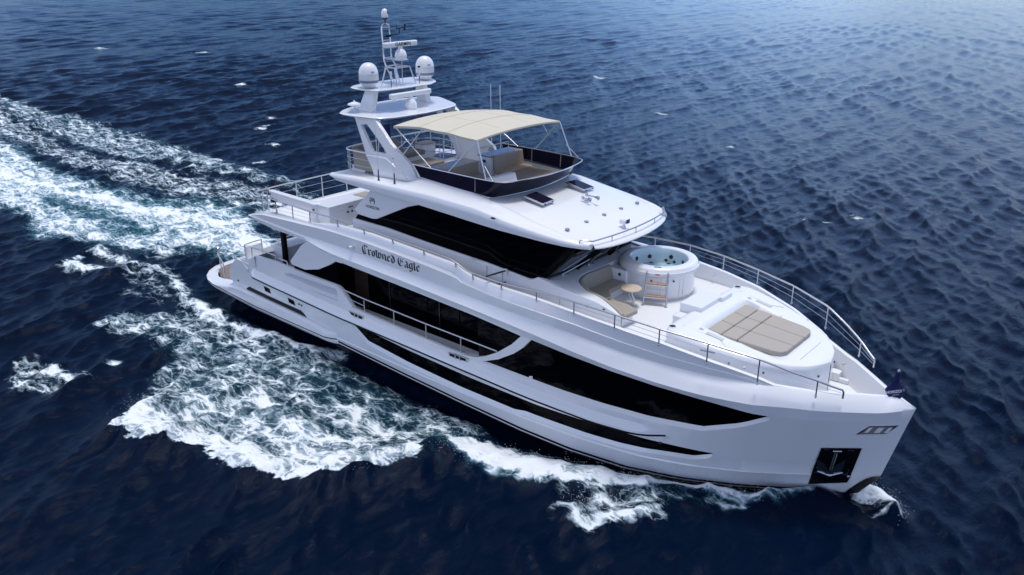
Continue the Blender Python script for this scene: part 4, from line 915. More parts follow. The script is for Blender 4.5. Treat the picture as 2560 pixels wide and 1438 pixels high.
# horn and searchlight
t = T_('air_horn', 'chrome twin trumpet horn on the white brow between the deck hatches', 'horn', (20.05,.32,7.40))
for y, L_, z in ((.10,.48,.16),(-.12,.30,.10)):
    pr = [(.02,0),(.022,L_*.6),(.04,L_*.85),(.085,L_),(.07,L_-.01),(0,L_-.06)]
    o = sub('trumpet', MB().lathe(pr, n=16), STEEL, t, smooth=40); o.matrix_local = Matrix.Translation((-.12, y, z+.03)) @ Matrix.Rotation(math.radians(94), 4, 'Y')
sub('bracket', MB().box((-.10,-.16,-.02),(.02,.14,.03)).tube([(-.04,.10,.0),(-.04,.10,.2)], .022, 8).tube([(-.04,-.12,.0),(-.04,-.12,.14)], .022, 8).lathe([(.05,-.05),(.05,.05),(0,.05)], (-.14,.1,.19), 10).lathe([(.05,-.05),(.05,.05),(0,.05)], (-.14,-.12,.12), 10), STEEL, t, smooth=40)
t = T_('searchlight', 'small white searchlight with dark lens on pedestal at the brow front edge', 'searchlight', (21.80,-.08,6.89))
sub('pedestal', MB().lathe([(.075,0),(.075,.05),(.05,.07),(.05,.16),(0,.16)], n=16), WHITE, t, smooth=40)
sub('lamp_head', MB().box((-.12,-.11,.15),(.10,.07,.30)), WHITE, t, bevel=.025)
sub('lens', MB().box((.10,-.02,.16),(.13,.16,.30)), BLUEINK, t, bevel=.015)
# domes
DS = .81
dp = [(.22,.0),(.27,.01),(.30,.06),(.36,.13),(.42,.20),(.445,.22),(.455,.30),(.46,.34),(.46,.60),(.455,.68),(.43,.80),(.385,.92),(.31,1.03),(.22,1.105),(.12,1.145),(0,1.16)]
GR = mat('dome_band', (.20,.23,.34), .4)
for s, lb in ((-1, 'white satellite dome nearest the camera on the upper mast platform'), (1, 'white satellite dome on the far port end of the upper mast platform')):
    t = T_('satellite_dome', lb, 'satellite dome', (11.07, 1.47*s, 10.62), 'satellite domes on the mast platform'); t.scale = (DS, DS, DS*.97)
    sub('radome', MB().lathe(dp, n=40, mis=[0]*6+[0]*10), WHITE, t, smooth=50)
    sub('base_band', MB().lathe([(.447,.225),(.460,.30),(.464,.345),(.462,.35)], n=40, cap=False), GR, t, smooth=60)
    for txt, z, hs_, tm in (('KVH', .74, .062, BLUEINK), ('TRACVISION', .60, .062, GREY), ('TV6', .49, .04, GREY)):
        ang0 = -.25
        u0 = -(len(txt)-1)/2
        cu = D.curves.new('dome_text', 'FONT'); cu.body = txt; cu.size = hs_*1.3; cu.align_x = 'CENTER'; cu.align_y = 'CENTER'; cu.space_character = 1.35 if len(txt) > 4 else 1.0; cu.resolution_u = 2
        if txt == 'KVH': cu.offset = .004
        to = D.objects.new('tmp', cu); COL.objects.link(to); bpy.context.view_layer.update()
        me = D.meshes.new_from_object(to.evaluated_get(bpy.context.evaluated_depsgraph_get())); D.objects.remove(to)
        for v in me.vertices:
            zz = z+v.co.y; rr = float(np.interp(zz, [p[1] for p in dp], [p[0] for p in dp]))+.004; aa = ang0+v.co.x/.46
            v.co = (rr*math.cos(aa), rr*math.sin(aa), zz)
        me.materials.clear(); me.materials.append(tm); o = D.objects.new('dome_lettering', me); COL.objects.link(o); o.parent = t
# radars
def radar(loc, lb, txt, L, name='radar'):
    t = T_('open_array_radar', lb, 'radar', loc)
    sub('pedestal', MB().lathe([(.20,0),(.225,.04),(.23,.14),(.20,.25),(.15,.33),(.09,.38),(.07,.5),(0,.5)], n=28), WHITE, t, smooth=40)
    sub('base_plate', MB().lathe([(.25,-.03),(.25,.0),(0,.0)], n=28), WHITE, t)
    b = sub('array_bar', MB().prism([(.10,-L),(.10,L),(-.10,L),(-.10,-L)], .46, .66), WHITE, t, bevel=.06, seg=3)
    if txt: text_mesh('bar_lettering', txt, .20, frame((0,1,0), (0,0,1), (1,0,0), (.103, .05, .56)), INK, b, sx=1.05, bold=.003)
    return t
radar((11.32,-.02,11.55), 'white open array radar with black lettering on the mast bracket', 'GARMIN', .84)
t = radar((11.78,-.02,9.72), 'plain white open array radar on the lower arch platform', None, 1.06)
sub('bar_foot', MB().box((-.05,-.92,.36),(.05,-.78,.47)), WHITE, t, bevel=.02)
# thermal camera, wind vane
t = T_('thermal_camera', 'white camera ball with dark lens at the top of the mast', 'camera', (10.50,0,12.84))
sub('mount', MB().lathe([(.05,0),(.05,.14),(.12,.16),(.12,.2),(0,.2)], n=14), DARKSTEEL, t, smooth=40)
sub('housing', MB().lathe([(.13,.2),(.135,.3),(.12,.42),(.08,.5),(0,.53)], n=20), WHITE, t, smooth=50)
sub('lens', MB().lathe([(.08,0),(.07,.03),(0,.03)], n=14), BLACK, t).matrix_local = Matrix.Translation((.08,.07,.38)) @ Matrix.Rotation(.7, 4, 'Z') @ Matrix.Rotation(PI/2, 4, 'Y')
t = T_('wind_sensor', 'black wind sensor on a bent arm beside the mast frame', 'wind sensor', (10.53,.12,12.36))
sub('arm', MB().tube([(-.05,-.25,-.05),(.0,.0,0),(.30,.28,.06),(.30,.30,.28)], .022, 6).box((-.06,-.08,-.05),(.06,.08,.04)), BLACK, t)
sub('vane', MB().tube([(.22,.18,.26),(.42,.46,.30)], .022, 6).add([(.40,.42,.20),(.44,.48,.20),(.46,.50,.42),(.42,.44,.42)], [(0,1,2,3)]), BLACK, t)
sub('cups', MB().lathe([(.02,.26),(.06,.30),(.02,.34)], (.42,.46,0), 8).tube([(.24,.2,.26),(.24,.2,.46)], .012, 6), BLACK, t)
# antennas
t = T_('mushroom_antenna', 'white disc antenna on a short stalk at the arch platform starboard corner', 'antenna', (10.90,-2.10,9.72))
sub('stalk', MB().tube([(0,0,0),(0,0,.28)], .02, 8), STEEL, t); sub('disc', MB().lathe([(0,.24),(.13,.25),(.26,.31),(.24,.35),(.10,.40),(.03,.42),(.02,.47),(0,.47)], n=28), WHITE, t, smooth=40)
for y, lb in ((-.74, 'small white stub antenna with black cap between starboard dome and mast'), (.74, 'small white stub antenna with black cap in front of the port dome')):
    t = T_('stub_antenna', lb, 'antenna', (11.5, y, 10.58), 'stub antennas on the mast platform')
    sub('stalk', MB().tube([(0,0,0),(0,0,.35)], .016, 8), DARKSTEEL, t); sub('body', MB().lathe([(.035,.30),(.05,.58),(.045,.60),(0,.60)], n=12), WHITE, t); sub('cap', MB().lathe([(.055,.60),(.055,.65),(0,.66)], n=12), BLACK, t)
for (x, y, z, h), lb in (((12.83,-2.78,7.50,2.25), 'tallest whip antenna on the starboard brow beside the arch leg'), ((13.69,-2.78,7.50,.98), 'short whip antenna on the starboard brow just ahead of the tall whip'),
                        ((13.46,2.78,7.50,3.0), 'aft of two white whips standing behind the bimini on the port side'), ((13.95,2.78,7.50,3.0), 'forward of two white whips standing behind the bimini on the port side')):
    t = T_('whip_antenna', lb, 'antenna', (x, y, z), 'whip antennas along the brow')
    sub('foot', MB().lathe([(.07,0),(.03,.04),(.022,.10),(.045,.14),(.02,.20),(0,.20)], n=10).tube([(-.08,0,.0),(0,0,.16),(.08,0,0)], .014, 6), DARKSTEEL, t, smooth=40)
    sub('lower_section', MB().tube([(0,0,.18),(0,0,.45)], .024, 8), DARKSTEEL, t); sub('rod', MB().tube([(0,0,.45),(-.03,0,h)], .013, 6), WHITE, t)
    if h < 1: sub('tip', MB().lathe([(.0,h-.03),(.025,h),(0,h+.03)], (-.03,0,0), 8), BLACK, t)
# bimini
t = T_('bimini_top', 'cream canvas bimini on steel poles above the flybridge', 'awning', (15.4,0,8.3))
off = Vector((15.4,0,8.3)); rs = []
def bz(x, y):
    q = (x-15.3)/2.1; edge = float(np.interp(x, [13.2,13.9,14.8,16.2,17.3],[9.52,9.62,9.66,9.62,9.55]))
    return edge + .19*(1-(abs(y)/2.28)**2.2)*(1-.35*q*q)
XB = np.linspace(13.22, 17.30, 33)
def bxs(x, y): return x+(.06*(1-(y/2.28)**2) if x > 17 else -.05*(1-(y/2.28)**2) if x < 13.5 else 0)
YB = np.linspace(-2.28, 2.28, 41)
def sag(x): return -.018*math.sin((x-13.22)/4.08*3*PI)**2
Tp = [[(bxs(x, y)-15.4, y, bz(x, y)+sag(x)-8.3) for x in XB] for y in YB]
def skirt(r, d_): return [(x, y, z-d_) for x, y, z in r]
m = MB().grid([skirt(Tp[0], .08)]+Tp+[skirt(Tp[-1], .08)])
m.grid([[(bxs(XB[0],y)-15.4+.06, y, bz(XB[0],y)-8.3-.09) for y in YB], [(bxs(XB[0],y)-15.4-.015, y, bz(XB[0],y)-8.3-.05) for y in YB], [r[0] for r in Tp]])
m.grid([[r[-1] for r in Tp], [(bxs(XB[-1],y)-15.4+.01, y, bz(XB[-1],y)-8.3-.05) for y in YB], [(bxs(XB[-1],y)-15.4-.05, y, bz(XB[-1],y)-8.3-.09) for y in YB]])
sub('canopy', m, CREAM, t, recalc=True, smooth=60)
g = MB()
for x in (14.58, 15.94):
    g.tube([(x-15.4, y, bz(x, y)+sag(x)-8.3+.006) for y in YB], .010, 5)
for y in (-.76, .76):
    g.tube([(x-15.4, y, bz(x, y)+sag(x)-8.3+.002) for x in XB], .006, 4)
sub('seam', g, mat('canvas_seam', (.61,.555,.42), .8), t)
for s in (-1, 1):
    y = 2.26*s; yb = 2.38*s
    for pa, pb, r in (((17.30,9.52),(17.78,8.30),.026),((17.30,9.52),(16.04,8.30),.022),((13.30,9.50),(15.18,8.30),.024),((14.75,9.62),(13.75,8.55),.020),((16.3,9.58),(16.62,9.05),.018),((17.62,8.72),(18.10,8.29),.016),((13.98,9.14),(13.3,8.62),.018)):
        sub('pole', MB().tube([(pa[0]-15.4, y, pa[1]-8.3), (pb[0]-15.4, yb, pb[1]-8.3)], r, 8), STEEL, t, smooth=50)
for x in (13.30, 14.75, 16.3, 17.28): sub('hoop', MB().tube([(x-15.4, y, bz(x, y)-8.3-.045) for y in YB], .02, 6), STEEL, t, smooth=50)
# flybridge furniture
t = T_('bar_cabinet', 'white bar cabinet with brown counter behind the tan forward bench', 'cabinet', (15.15,1.35,7.30))
sub('carcass', MB().box((-.30,-.88,0),(.30,.88,.92)), WHITE, t, bevel=.02); sub('counter', MB().box((-.33,-.92,.92),(.33,.92,.965)), COUNTER, t, bevel=.012)
sub('drawer_handle', MB().box((-.12,-.905,.70),(.06,-.88,.80)), DARKSTEEL, t)
sub('glass_guard', MB().tube([(-.30,-.85,.97),(-.30,-.85,1.18),(-.30,.85,1.18),(-.30,.85,.97)], .014, 6), STEEL, t)
t = T_('forward_bench', 'tan leather bench with tall backrest against the bar cabinet', 'bench', (15.75,1.4,7.30))
sub('backrest', MB().hexa([(-.27,-.80,.40),(-.12,-.80,.40),(-.12,.85,.40),(-.27,.85,.40),(-.29,-.80,.97),(-.20,-.80,.97),(-.20,.85,.97),(-.29,.85,.97)]), TAN, t, bevel=.03, seg=3)
sub('seat', MB().box((-.26,-.80,.28),(.30,.88,.42)), TAN, t, bevel=.03, seg=3); sub('plinth', MB().box((-.24,-.78,0),(.28,.86,.28)), WHITE, t)
t = T_('flybridge_sun_pad', 'flat taupe sun pad filling the front of the flybridge', 'sun pad', (16.85,1.05,7.30))
sub('mattress', MB().prism([(-.80,-.85),(.80,-1.05),(1.02,.0),(.9,.9),(.75,1.18),(-.80,1.18)], .26, .40), TAUPE, t, bevel=.035, seg=3, recalc=True); sub('plinth', MB().prism([(-.78,-.85),(.80,-1.0),(1.0,.0),(.85,1.1),(-.78,1.15)], 0, .26), WHITE, t)
t = T_('helm_console', 'white helm console block at the starboard front of the flybridge', 'console', (16.9,-.75,7.30))
sub('console_body', MB().hexa([(-.42,-1.0,0),(.62,-1.2,0),(.85,.3,0),(-.35,.95,0),(-.22,-.9,.66),(.05,-1.0,.70),(.15,.80,.70),(-.22,.85,.66)]), WHITE, t, bevel=.05, seg=3)
sub('dash', MB().box((.1,-1.15,.0),(.9,.5,.38)), WHITE, t, bevel=.03)
sub('wheel', MB().tube([(-.52+.10*math.cos(a)*.4, -.55+.19*math.cos(a+PI/2), .46+.19*math.sin(a+PI/2)) for a in np.linspace(0, 2*PI, 20)[:-1]], .014, 6, closed=True), DARKSTEEL, t, smooth=60)
t = T_('helm_bench', 'tan helm bench beside the wheel with brown counter behind its back', 'bench', (15.0,-.65,7.30))
sub('carcass', MB().box((-.70,-.95,0),(.02,.90,.74)), WHITE, t, bevel=.02); sub('counter', MB().box((-.72,-.98,.74),(.05,.93,.775)), COUNTER, t, bevel=.012)
sub('backrest', MB().box((.06,-.95,.30),(.17,.78,.80)), TAN, t, bevel=.03, seg=3); sub('seat', MB().box((.06,-.90,.26),(.60,.75,.38)), TAN, t, bevel=.03, seg=3); sub('plinth', MB().box((.06,-.88,0),(.55,.72,.26)), WHITE, t)
t = T_('aft_lounge_sofa', 'taupe lounge sofa with angled backrests along the aft flybridge rail', 'sofa', (10.95,-.8,7.44))
sub('seat_cushion', MB().box((-.42,-1.2,.20),(.32,1.95,.38)), TAUPE, t, bevel=.04, seg=3)
sub('base', MB().box((-.50,-1.25,0),(.25,1.95,.20)), WHITE, t, bevel=.02)
for y0, y1 in ((-1.15,.1),(.45,1.35)):
    sub('backrest', MB().hexa([(-.40,y0,.36),(-.28,y0,.36),(-.28,y1,.36),(-.40,y1,.36),(-.68,y0+.05,.86),(-.58,y0+.05,.88),(-.58,y1-.12,.88),(-.68,y1-.12,.86)]), TAUPE, t, bevel=.035, seg=3)
sub('side_cushion', MB().box((-.35,-1.30,.1),(1.0,-1.14,.84)), BEIGE, t, bevel=.04, seg=3)
sub('seat_cushion', MB().box((.32,-1.15,.20),(1.15,-.35,.38)), TAUPE, t, bevel=.04, seg=3)
t = T_('footstool', 'low square taupe footstool beside the aft lounge sofa', 'footstool', (12.35,.1,7.44))
sub('cushion', MB().box((-.50,-.62,.06),(.45,.62,.24)), TAUPE, t, bevel=.05, seg=3); sub('base', MB().box((-.42,-.55,0),(.38,.55,.07)), WHITE, t)
t = T_('side_cabinet', 'small white cabinet with beige top beside the aft sofa backrest', 'cabinet', (10.95,1.28,7.44))
sub('carcass', MB().box((-.28,-.14,0),(.22,.55,.56)), WHITE, t, bevel=.015); sub('top', MB().box((-.31,-.17,.56),(.25,.58,.60)), BEIGE, t, bevel=.012)
# upper aft deck
t = T_('davit_crane', 'white davit crane with long boom lying along the starboard upper aft deck', 'crane', (8.45,-2.62,4.96))
sub('boom', MB().hexa([(-2.85,-.12,.66),(.25,-.14,.50),(.25,.14,.50),(-2.85,.12,.66),(-2.85,-.12,.98),(.25,-.14,.95),(.25,.14,.95),(-2.85,.12,.98)]), WHITE, t, bevel=.05, seg=3)
sub('knuckle', MB().box((.0,-.19,.42),(.42,.19,.98)), WHITE, t, bevel=.08, seg=3); sub('column', MB().lathe([(.42,0),(.36,.12),(.25,.3),(.22,.55),(0,.55)], (.15,0,0), 24), WHITE, t, smooth=50)
for x, z in ((-2.72,.84),(.10,.72),(.34,.72)): sub('pivot', MB().lathe([(.045,0),(.045,.05),(0,.05)], n=10), DARKSTEEL, t).matrix_local = Matrix.Translation((x,-.13-.06*(x > .2),z)) @ Matrix.Rotation(PI/2, 4, 'X')
sub('winch', MB().box((-2.72,-.16,.50),(-2.45,.10,.66)), BLACK, t, bevel=.02); sub('hook', MB().tube([(-2.55,-.05,.5),(-2.5,-.05,.2)], .012, 5).tube(curve([(-2.5,-.05,.2),(-2.46,-.05,.1),(-2.5,-.05,.0),(-2.55,-.05,.06)], 4), .03, 6), RED, t)
t = T_('deck_bar', 'white bar counter with cupboards ahead of the davit crane on the upper deck', 'cabinet', (9.2,-.75,4.96))
sub('carcass', MB().box((-.62,-1.93,0),(.40,2.2,.90)), WHITE, t, bevel=.025); sub('worktop', MB().box((-.66,-1.97,.90),(.44,2.24,.955)), WHITE, t, bevel=.02)
sub('drawer_handle', MB().box((.402,-.95,.72),(.43,-.72,.76)), DARKSTEEL, t)
for y in (-1.0,-.78): sub('knob', MB().lathe([(.045,0),(.045,.03),(0,.03)], n=10), DARKSTEEL, t).matrix_local = Matrix.Translation((.40,y,.55)) @ Matrix.Rotation(PI/2, 4, 'Y')
sub('cushion_lid', MB().box((-.3,-.1,.955),(.38,.6,.985)), BEIGE, t, bevel=.015); sub('drawer_joint', MB().box((.401,-1.5,.665),(.404,.5,.675)), LOUV, t)
# flags
t = T_('ensign', 'dark blue ensign flying from a staff at the flybridge stern', 'flag', (9.78,-.02,7.44))
sub('staff', MB().tube([(-.2,0,-.6),(.10,0,1.55)], .022, 8).lathe([(.0,1.53),(.04,1.57),(.0,1.64)], (.11,0,0), 8), WHITE, t, smooth=40)
rs = []
for k in np.linspace(0, 1, 9):
    rs.append([(.06+.02*k-.10*q*k*.0+.60*q, .05*math.sin(q*7+k*2), 1.36-.72*k-.10*q*k+.16*q*(1-k)) for q in np.linspace(0, 1, 14)])
sub('cloth', MB().grid(rs), NAVY, t, smooth=60)
sub('canton_stripe', MB().tube([(.07,-.01,1.2),(.10,-.012,1.1),(.07,-.01,.95)], .025, 6), WHITE, t)
t = T_('bow_pennant', 'navy pennant with white lettering hanging on the bow staff', 'flag', (30.93,0,3.85))
sub('staff', MB().tube([(0,0,-.05),(-.03,0,.72)], .022, 8).lathe([(.0,.70),(.045,.74),(.0,.80)], (-.03,0,0), 10), STEEL, t, smooth=40)
rs = []
for k in np.linspace(0, 1, 13):
    h = .68-.76*k; wd = float(np.interp(k, [0,.35,.55,.75,.9,1],[.07,.09,.20,.26,.17,.05]))
    rs.append([(-.03+wd*.9*q+.035*math.sin(q*5+k*3), -.035-.05*k+.07*q*k+.03*math.sin(q*6+k*4), h-.10*abs(q)*sstep(.4,.8,k)*0-.04*q*k) for q in np.linspace(-1, 1, 11)])
pc = sub('cloth', MB().grid(rs), NAVY, t, smooth=60)
text_mesh('pennant_lettering', 'HORIZON', .115, frame(Vector((.80,.58,.16)).normalized(), Vector((-.13,-.1,.98)).normalized(), Vector((.58,-.80,.0)), (-.0,-.105,.14)), WHITE, pc, sx=.9, bold=.004)
text_mesh('pennant_lettering', 'YACHTS', .05, frame(Vector((.80,.58,.16)).normalized(), Vector((-.13,-.1,.98)).normalized(), Vector((.58,-.80,.0)), (.02,-.10,.05)), WHITE, pc)

# ---------------------------------------------------------------- sea
def axis(lo, hi, f0, f1, step, gl, gr):
    a = list(np.arange(f0, f1, step)); s = step; x = a[0]; left = []
    while x > lo: s *= gl if s < 3 else 1.05; x -= s; left.append(x)
    s = step; x = a[-1]; right = []
    while x < hi: s *= gr if s < 3 else 1.05; x += s; right.append(x)
    return np.array(left[::-1]+a+right)
gx = axis(-2600, 1500, -14, 34, .11, 1.005, 1.012); gy = axis(-1200, 2600, -13.5, 8, .11, 1.02, 1.005)
gx = gx.astype(np.float32); gy = gy.astype(np.float32); X, Y = np.meshgrid(gx, gy, indexing='xy')
SPX = np.gradient(gx)[None, :]; SPY = np.gradient(gy)[:, None]; SP = np.maximum(SPX, SPY)
Z = np.zeros_like(X); DX = np.zeros_like(X); DY = np.zeros_like(X)
NW = 190; rng = np.random.default_rng(11)
wd0 = math.radians(198)
for k in range(NW):
    lam = .5*(7.5/.5)**((k+rng.random())/NW); kk = 2*PI/lam
    th = wd0+rng.normal()*math.radians(15 if lam > 2 else 24)
    amp = .0064*lam**.42*(.4+1.2*rng.random())
    ph = rng.random()*2*PI; cx_, cy__ = math.cos(th), math.sin(th)
    att = np.clip(1.6-SP*3.2/lam, 0, 1)
    arg = kk*(X*cx_+Y*cy__)+ph; sn = np.sin(arg); cs = np.cos(arg)
    Z += amp*att*cs; q = .85*amp*att; DX -= q*cx_*sn; DY -= q*cy__*sn
def noise2(x, y, s, seed=0, oct=4):
    r = np.random.default_rng(seed); out = np.zeros_like(x); a = 1; tot = 0
    for o in range(oct):
        n = np.zeros_like(x)
        for _ in range(5):
            th = r.random()*2*PI; k = s*(2**o)*(.7+.6*r.random()); n += np.sin(k*(x*math.cos(th)+y*math.sin(th))+r.random()*6.28+1.3*np.sin(.53*k*(y*math.cos(th)-x*math.sin(th))+r.random()*6))
        out += a*n/3.2; tot += a; a *= .55
    return out/tot
gust = .95+.55*noise2(X, Y, .055, 41, 3); Z *= gust; DX *= gust; DY *= gust
# wake shaping near the boat
def seg_dist(px, py, poly, closed=False):
    d = np.full(px.shape, 1e9); n = len(poly); par = np.zeros(px.shape); L = 0
    for i in range(n if closed else n-1):
        ax, ay = poly[i]; bx, by = poly[(i+1) % n]; vx, vy = bx-ax, by-ay; l2 = vx*vx+vy*vy+1e-9
        t = np.clip(((px-ax)*vx+(py-ay)*vy)/l2, 0, 1); dd = np.hypot(px-ax-t*vx, py-ay-t*vy)
        m_ = dd < d; d = np.where(m_, dd, d); par = np.where(m_, (i+t), par)
    return d, par/(n-1 if not closed else n)
def inside(px, py, poly):
    r = np.zeros(px.shape, bool); n = len(poly)
    for i in range(n):
        ax, ay = poly[i]; bx, by = poly[(i+1) % n]
        c_ = (ay > py) != (by > py); xx = ax+(py-ay)*(bx-ax)/(by-ay+1e-12); r ^= c_ & (px < xx)
    return r
ix = (gx > -130) & (gx < 34); iy = (gy > -22) & (gy < 75); sl = np.ix_(iy, ix)
x, y = X[sl], Y[sl]
wx = x+.38*noise2(x, y, 1.4, 3)+.9*noise2(x, y, .42, 5, 2); wy = y+.38*noise2(x, y, 1.5, 4)+.9*noise2(x, y, .4, 6, 2)*.7
tx = x+.30*noise2(x, y, 2.2, 8)+.10*noise2(x, y, 8.5, 18, 2); ty = y+.30*noise2(x, y, 2.1, 9)+.10*noise2(x, y, 8, 19, 2)
foam = np.zeros_like(x); aer = np.zeros_like(x); hz = np.zeros_like(x)
def soft(poly, d, w_in, w_out=.25, X_=None, Y_=None, arr=None):
    X_ = wx if X_ is None else X_; Y_ = wy if Y_ is None else Y_
    dd, _ = seg_dist(X_, Y_, poly, True); ins = inside(X_, Y_, poly); s_ = np.where(ins, dd, -dd)
    t = np.clip((s_+w_out)/(w_in+w_out), 0, 1); t = t*t*(3-2*t); return d*t
def line(pts, w_, d, X_=None, Y_=None, fade=None):
    dd, p = seg_dist(wx if X_ is None else X_, wy if Y_ is None else Y_, pts); r = d*np.exp(-(dd/w_)**2)
    if fade is not None: r = r*np.interp(p, [0, 1], fade)
    return r
big = [(10.4,-3.4),(9.2,-3.3),(6.3,-4.2),(1.3,-4.8),(-.5,-6.6),(-.9,-8.9),(.5,-9.0),(3.8,-7.3),(5.3,-8.2),(6.0,-9.2),(7.4,-10.6),(8.7,-11.2),(9.5,-12.6),(10.5,-12.4),(11.5,-12.0),(12.9,-11.2),(14.5,-11.3),(15.3,-11.2),(16.7,-10.4),(17.9,-9.2),(19.0,-7.4),(18.6,-6.0),(19.5,-5.2),(20.5,-3.7),(16,-3.5)]
foam = np.maximum(foam, soft(big, .61, .7, .1, tx, ty))
lead = [(8.9,-10.9),(9.6,-12.1),(11.5,-11.6),(12.9,-10.8),(14.5,-10.9),(15.6,-10.7),(16.7,-9.9),(17.7,-8.8),(18.6,-7.3)]
core = [(8.7,-11.2),(9.5,-12.6),(10.5,-12.4),(11.5,-12.0),(12.9,-11.2),(14.5,-11.3),(15.3,-11.2),(16.7,-10.4),(17.9,-9.2),(19.0,-7.4),(18.5,-6.4),(16.8,-6.6),(15,-7.0),(13,-7.2),(11,-7.4),(9.5,-8.2),(8.6,-9.3)]
foam = np.maximum(foam, soft(core, .78, 1.0, .05, tx, ty))
foam = np.maximum(foam, np.where(inside(tx, ty, big), line(lead, 1.15, .97, tx, ty), 0))
foam = np.maximum(foam, line([(10.5,-7.6),(12,-7.7),(13.5,-8.4),(15.5,-7.9)], .8, .86)); foam = np.maximum(foam, line([(8.5,-9.0),(10,-8.9),(11.5,-9.6)], .5, .85))
foam = np.maximum(foam, line([(14.5,-6.6),(16.5,-6.3),(18.2,-6.1)], .7, .85))
dk = soft([(10.5,-3.9),(11.5,-5.8),(13.5,-5.7),(15.5,-5.4),(17.5,-4.8),(18.8,-4.2),(15,-3.6)], .34, .5, .5); foam = foam-dk*(foam < .8)*.40
rb = [(18.5,-5.9),(20.3,-6.2),(21.1,-6.1),(22.6,-5.5),(23.7,-4.9),(25.3,-3.9),(26.5,-3.0),(27.4,-2.6),(28.2,-1.9),(29.0,-1.2),(28.7,-1.0),(26.4,-2.2),(24.8,-3.0),(23,-3.6),(21,-4.2),(19.3,-4.6),(18.2,-5.2)]
foam = np.maximum(foam, soft(rb, 1.04, .35, .05, tx, ty)); aer = np.maximum(aer, soft(rb, .7, .8, .6))
foam = np.maximum(foam, soft([(19,-4.2),(21,-3.7),(24,-3.0),(26,-2.2),(24.8,-3.1),(21,-4.4)], .62, .3, .2))
cl = [(23.7,-5.8),(24.4,-6.2),(25.0,-5.8),(25.6,-5.1),(26.3,-4.1),(25.6,-3.3),(24.7,-4.0),(24.2,-4.8)]
foam = np.maximum(foam, soft(cl, .66, .5, .1, tx, ty)); foam = np.maximum(foam, line([(23.9,-5.9),(24.5,-6.0),(25.1,-5.5),(25.8,-4.8),(26.2,-4.2)], .28, .9, tx, ty))
foam = np.maximum(foam, soft([(22.4,-5.4),(23.9,-5.9),(25.4,-5.0),(26.4,-3.6),(27,-2.6),(24.5,-3.8)], .52, .4, .2, tx, ty)); foam = np.maximum(foam, line([(27.2,-3.0),(27.6,-2.9),(28.0,-2.5)], .22, .7, tx, ty)); foam = np.maximum(foam, line([(28.5,-1.6),(29.4,-1.0),(30.1,-.55)], .12, .66, tx, ty))
foam = np.maximum(foam, line([(30.4,-.35),(31.0,-.45),(31.55,-.35)], .10, .8, tx, ty))
bs = [(29.8,.1),(30.1,.85),(30.8,.95),(31.5,.4),(32.05,-.35),(31.9,-.55),(31.2,-.25),(30.4,-.2)]; foam = np.maximum(foam, soft(bs, 1.06, .22, .06, tx, ty)); foam = np.maximum(foam, soft([(26,-3.0),(27.2,-2.9),(28.3,-2.1),(29.5,-1.15),(30.2,-.6),(30.0,-.2),(29,-.75),(28,-1.45),(26.5,-2.3)], .66, .25, .15, tx, ty))
hl = [(9.6,-3.75),(6.9,-4.2),(3.9,-4.35),(1.4,-4.4),(-.4,-4.2),(-4.6,-3.3),(-6.9,-3.6),(-10.4,-3.4)]
foam = np.maximum(foam, line(hl, .55, .92, fade=(1, .8)))
foam = np.maximum(foam, soft([(1,-4.6),(-1,-8.5),(.5,-9.0),(3.8,-7.3),(5.5,-7.8),(5.5,-4.3)], .62, .8, .3)); foam = np.maximum(foam, soft([(-.4,-4.2),(-4.6,-3.2),(-8,-4),(-3,-6.5),(.3,-6)], .50, .8, .3))
wash = [(-.3,1.8),(-.3,-.6),(-2.7,-.9),(-5.9,-.6),(-7.9,-2.1),(-12.4,-3.4),(-14.9,-5.4),(-22.5,-4.3),(-40,-5.0),(-90,-10),(-90,6),(-57,7.0),(-38.9,4.6),(-28.2,3.6),(-22.5,4.0),(-17.3,5.4),(-12.3,7.4),(-7,5.6),(-3,3.4)]
foam = np.maximum(foam, soft(wash, .82, 1.6, .6)); aer = np.maximum(aer, soft(wash, 1.0, 2.5, 1.5))
foam = np.maximum(foam, line([(-.4,.9),(-4.7,2.6),(-9,3.2),(-15,2.4),(-23,1.0),(-33,.0),(-60,-2)], 1.5, 1.0)); 
foam = np.maximum(foam, line([(-6,-1.0),(-10,-1.6),(-16,-2.4),(-24,-2.2),(-40,-2.8)], 1.0, .84))
foam = foam - line([(-12,.0),(-17,-.6),(-23,-1.2)], .9, .38) - line([(-14.5,4.3),(-19,3.2),(-24,2.3)], .8, .30)
arm = [(-8,8.0),(-13.3,11.0),(-18.4,11.0),(-24.2,9.8),(-31,8.8),(-36.4,8.0),(-45.5,8.4),(-70,12.6),(-110,17),(-110,20),(-73.9,15.6),(-56,14.6),(-44,15),(-33.6,14.3),(-21.2,13.0),(-14.6,12.9),(-8,11)]
foam = np.maximum(foam, soft(arm, .63, 1.2, .6)); foam = np.maximum(foam, soft([(-2,4),(-8,8.6),(-13,10.6),(-18,10.8),(-15,7.6),(-9,6)], .64, 1.0, .5)); foam = np.maximum(foam, soft([(-10,6),(-13,11),(-24,10),(-40,8.3),(-80,16),(-80,6),(-40,4.2),(-22,3.8)], .64, 2, .5))
foam = np.maximum(foam, line([(-13.6,11.5),(-18.4,11.4),(-24,10.2)], .7, .66))
for pl, d_ in (([(3.4,-13.9),(.6,-12.6),(.7,-11.3),(2.7,-10.9),(5.4,-10.9),(5.2,-12.3),(4.4,-13.5)], .66), ([(-9.1,-6.6),(-9.3,-5.4),(-7.1,-4.4),(-5.6,-4.5),(-6.6,-5.9),(-7.9,-6.7)], .86), ([(6.6,-10.0),(6.9,-9.5),(7.6,-9.4),(7.2,-10.1)], .5)):
    foam = np.maximum(foam, soft(pl, d_, .7, .2, tx, ty))
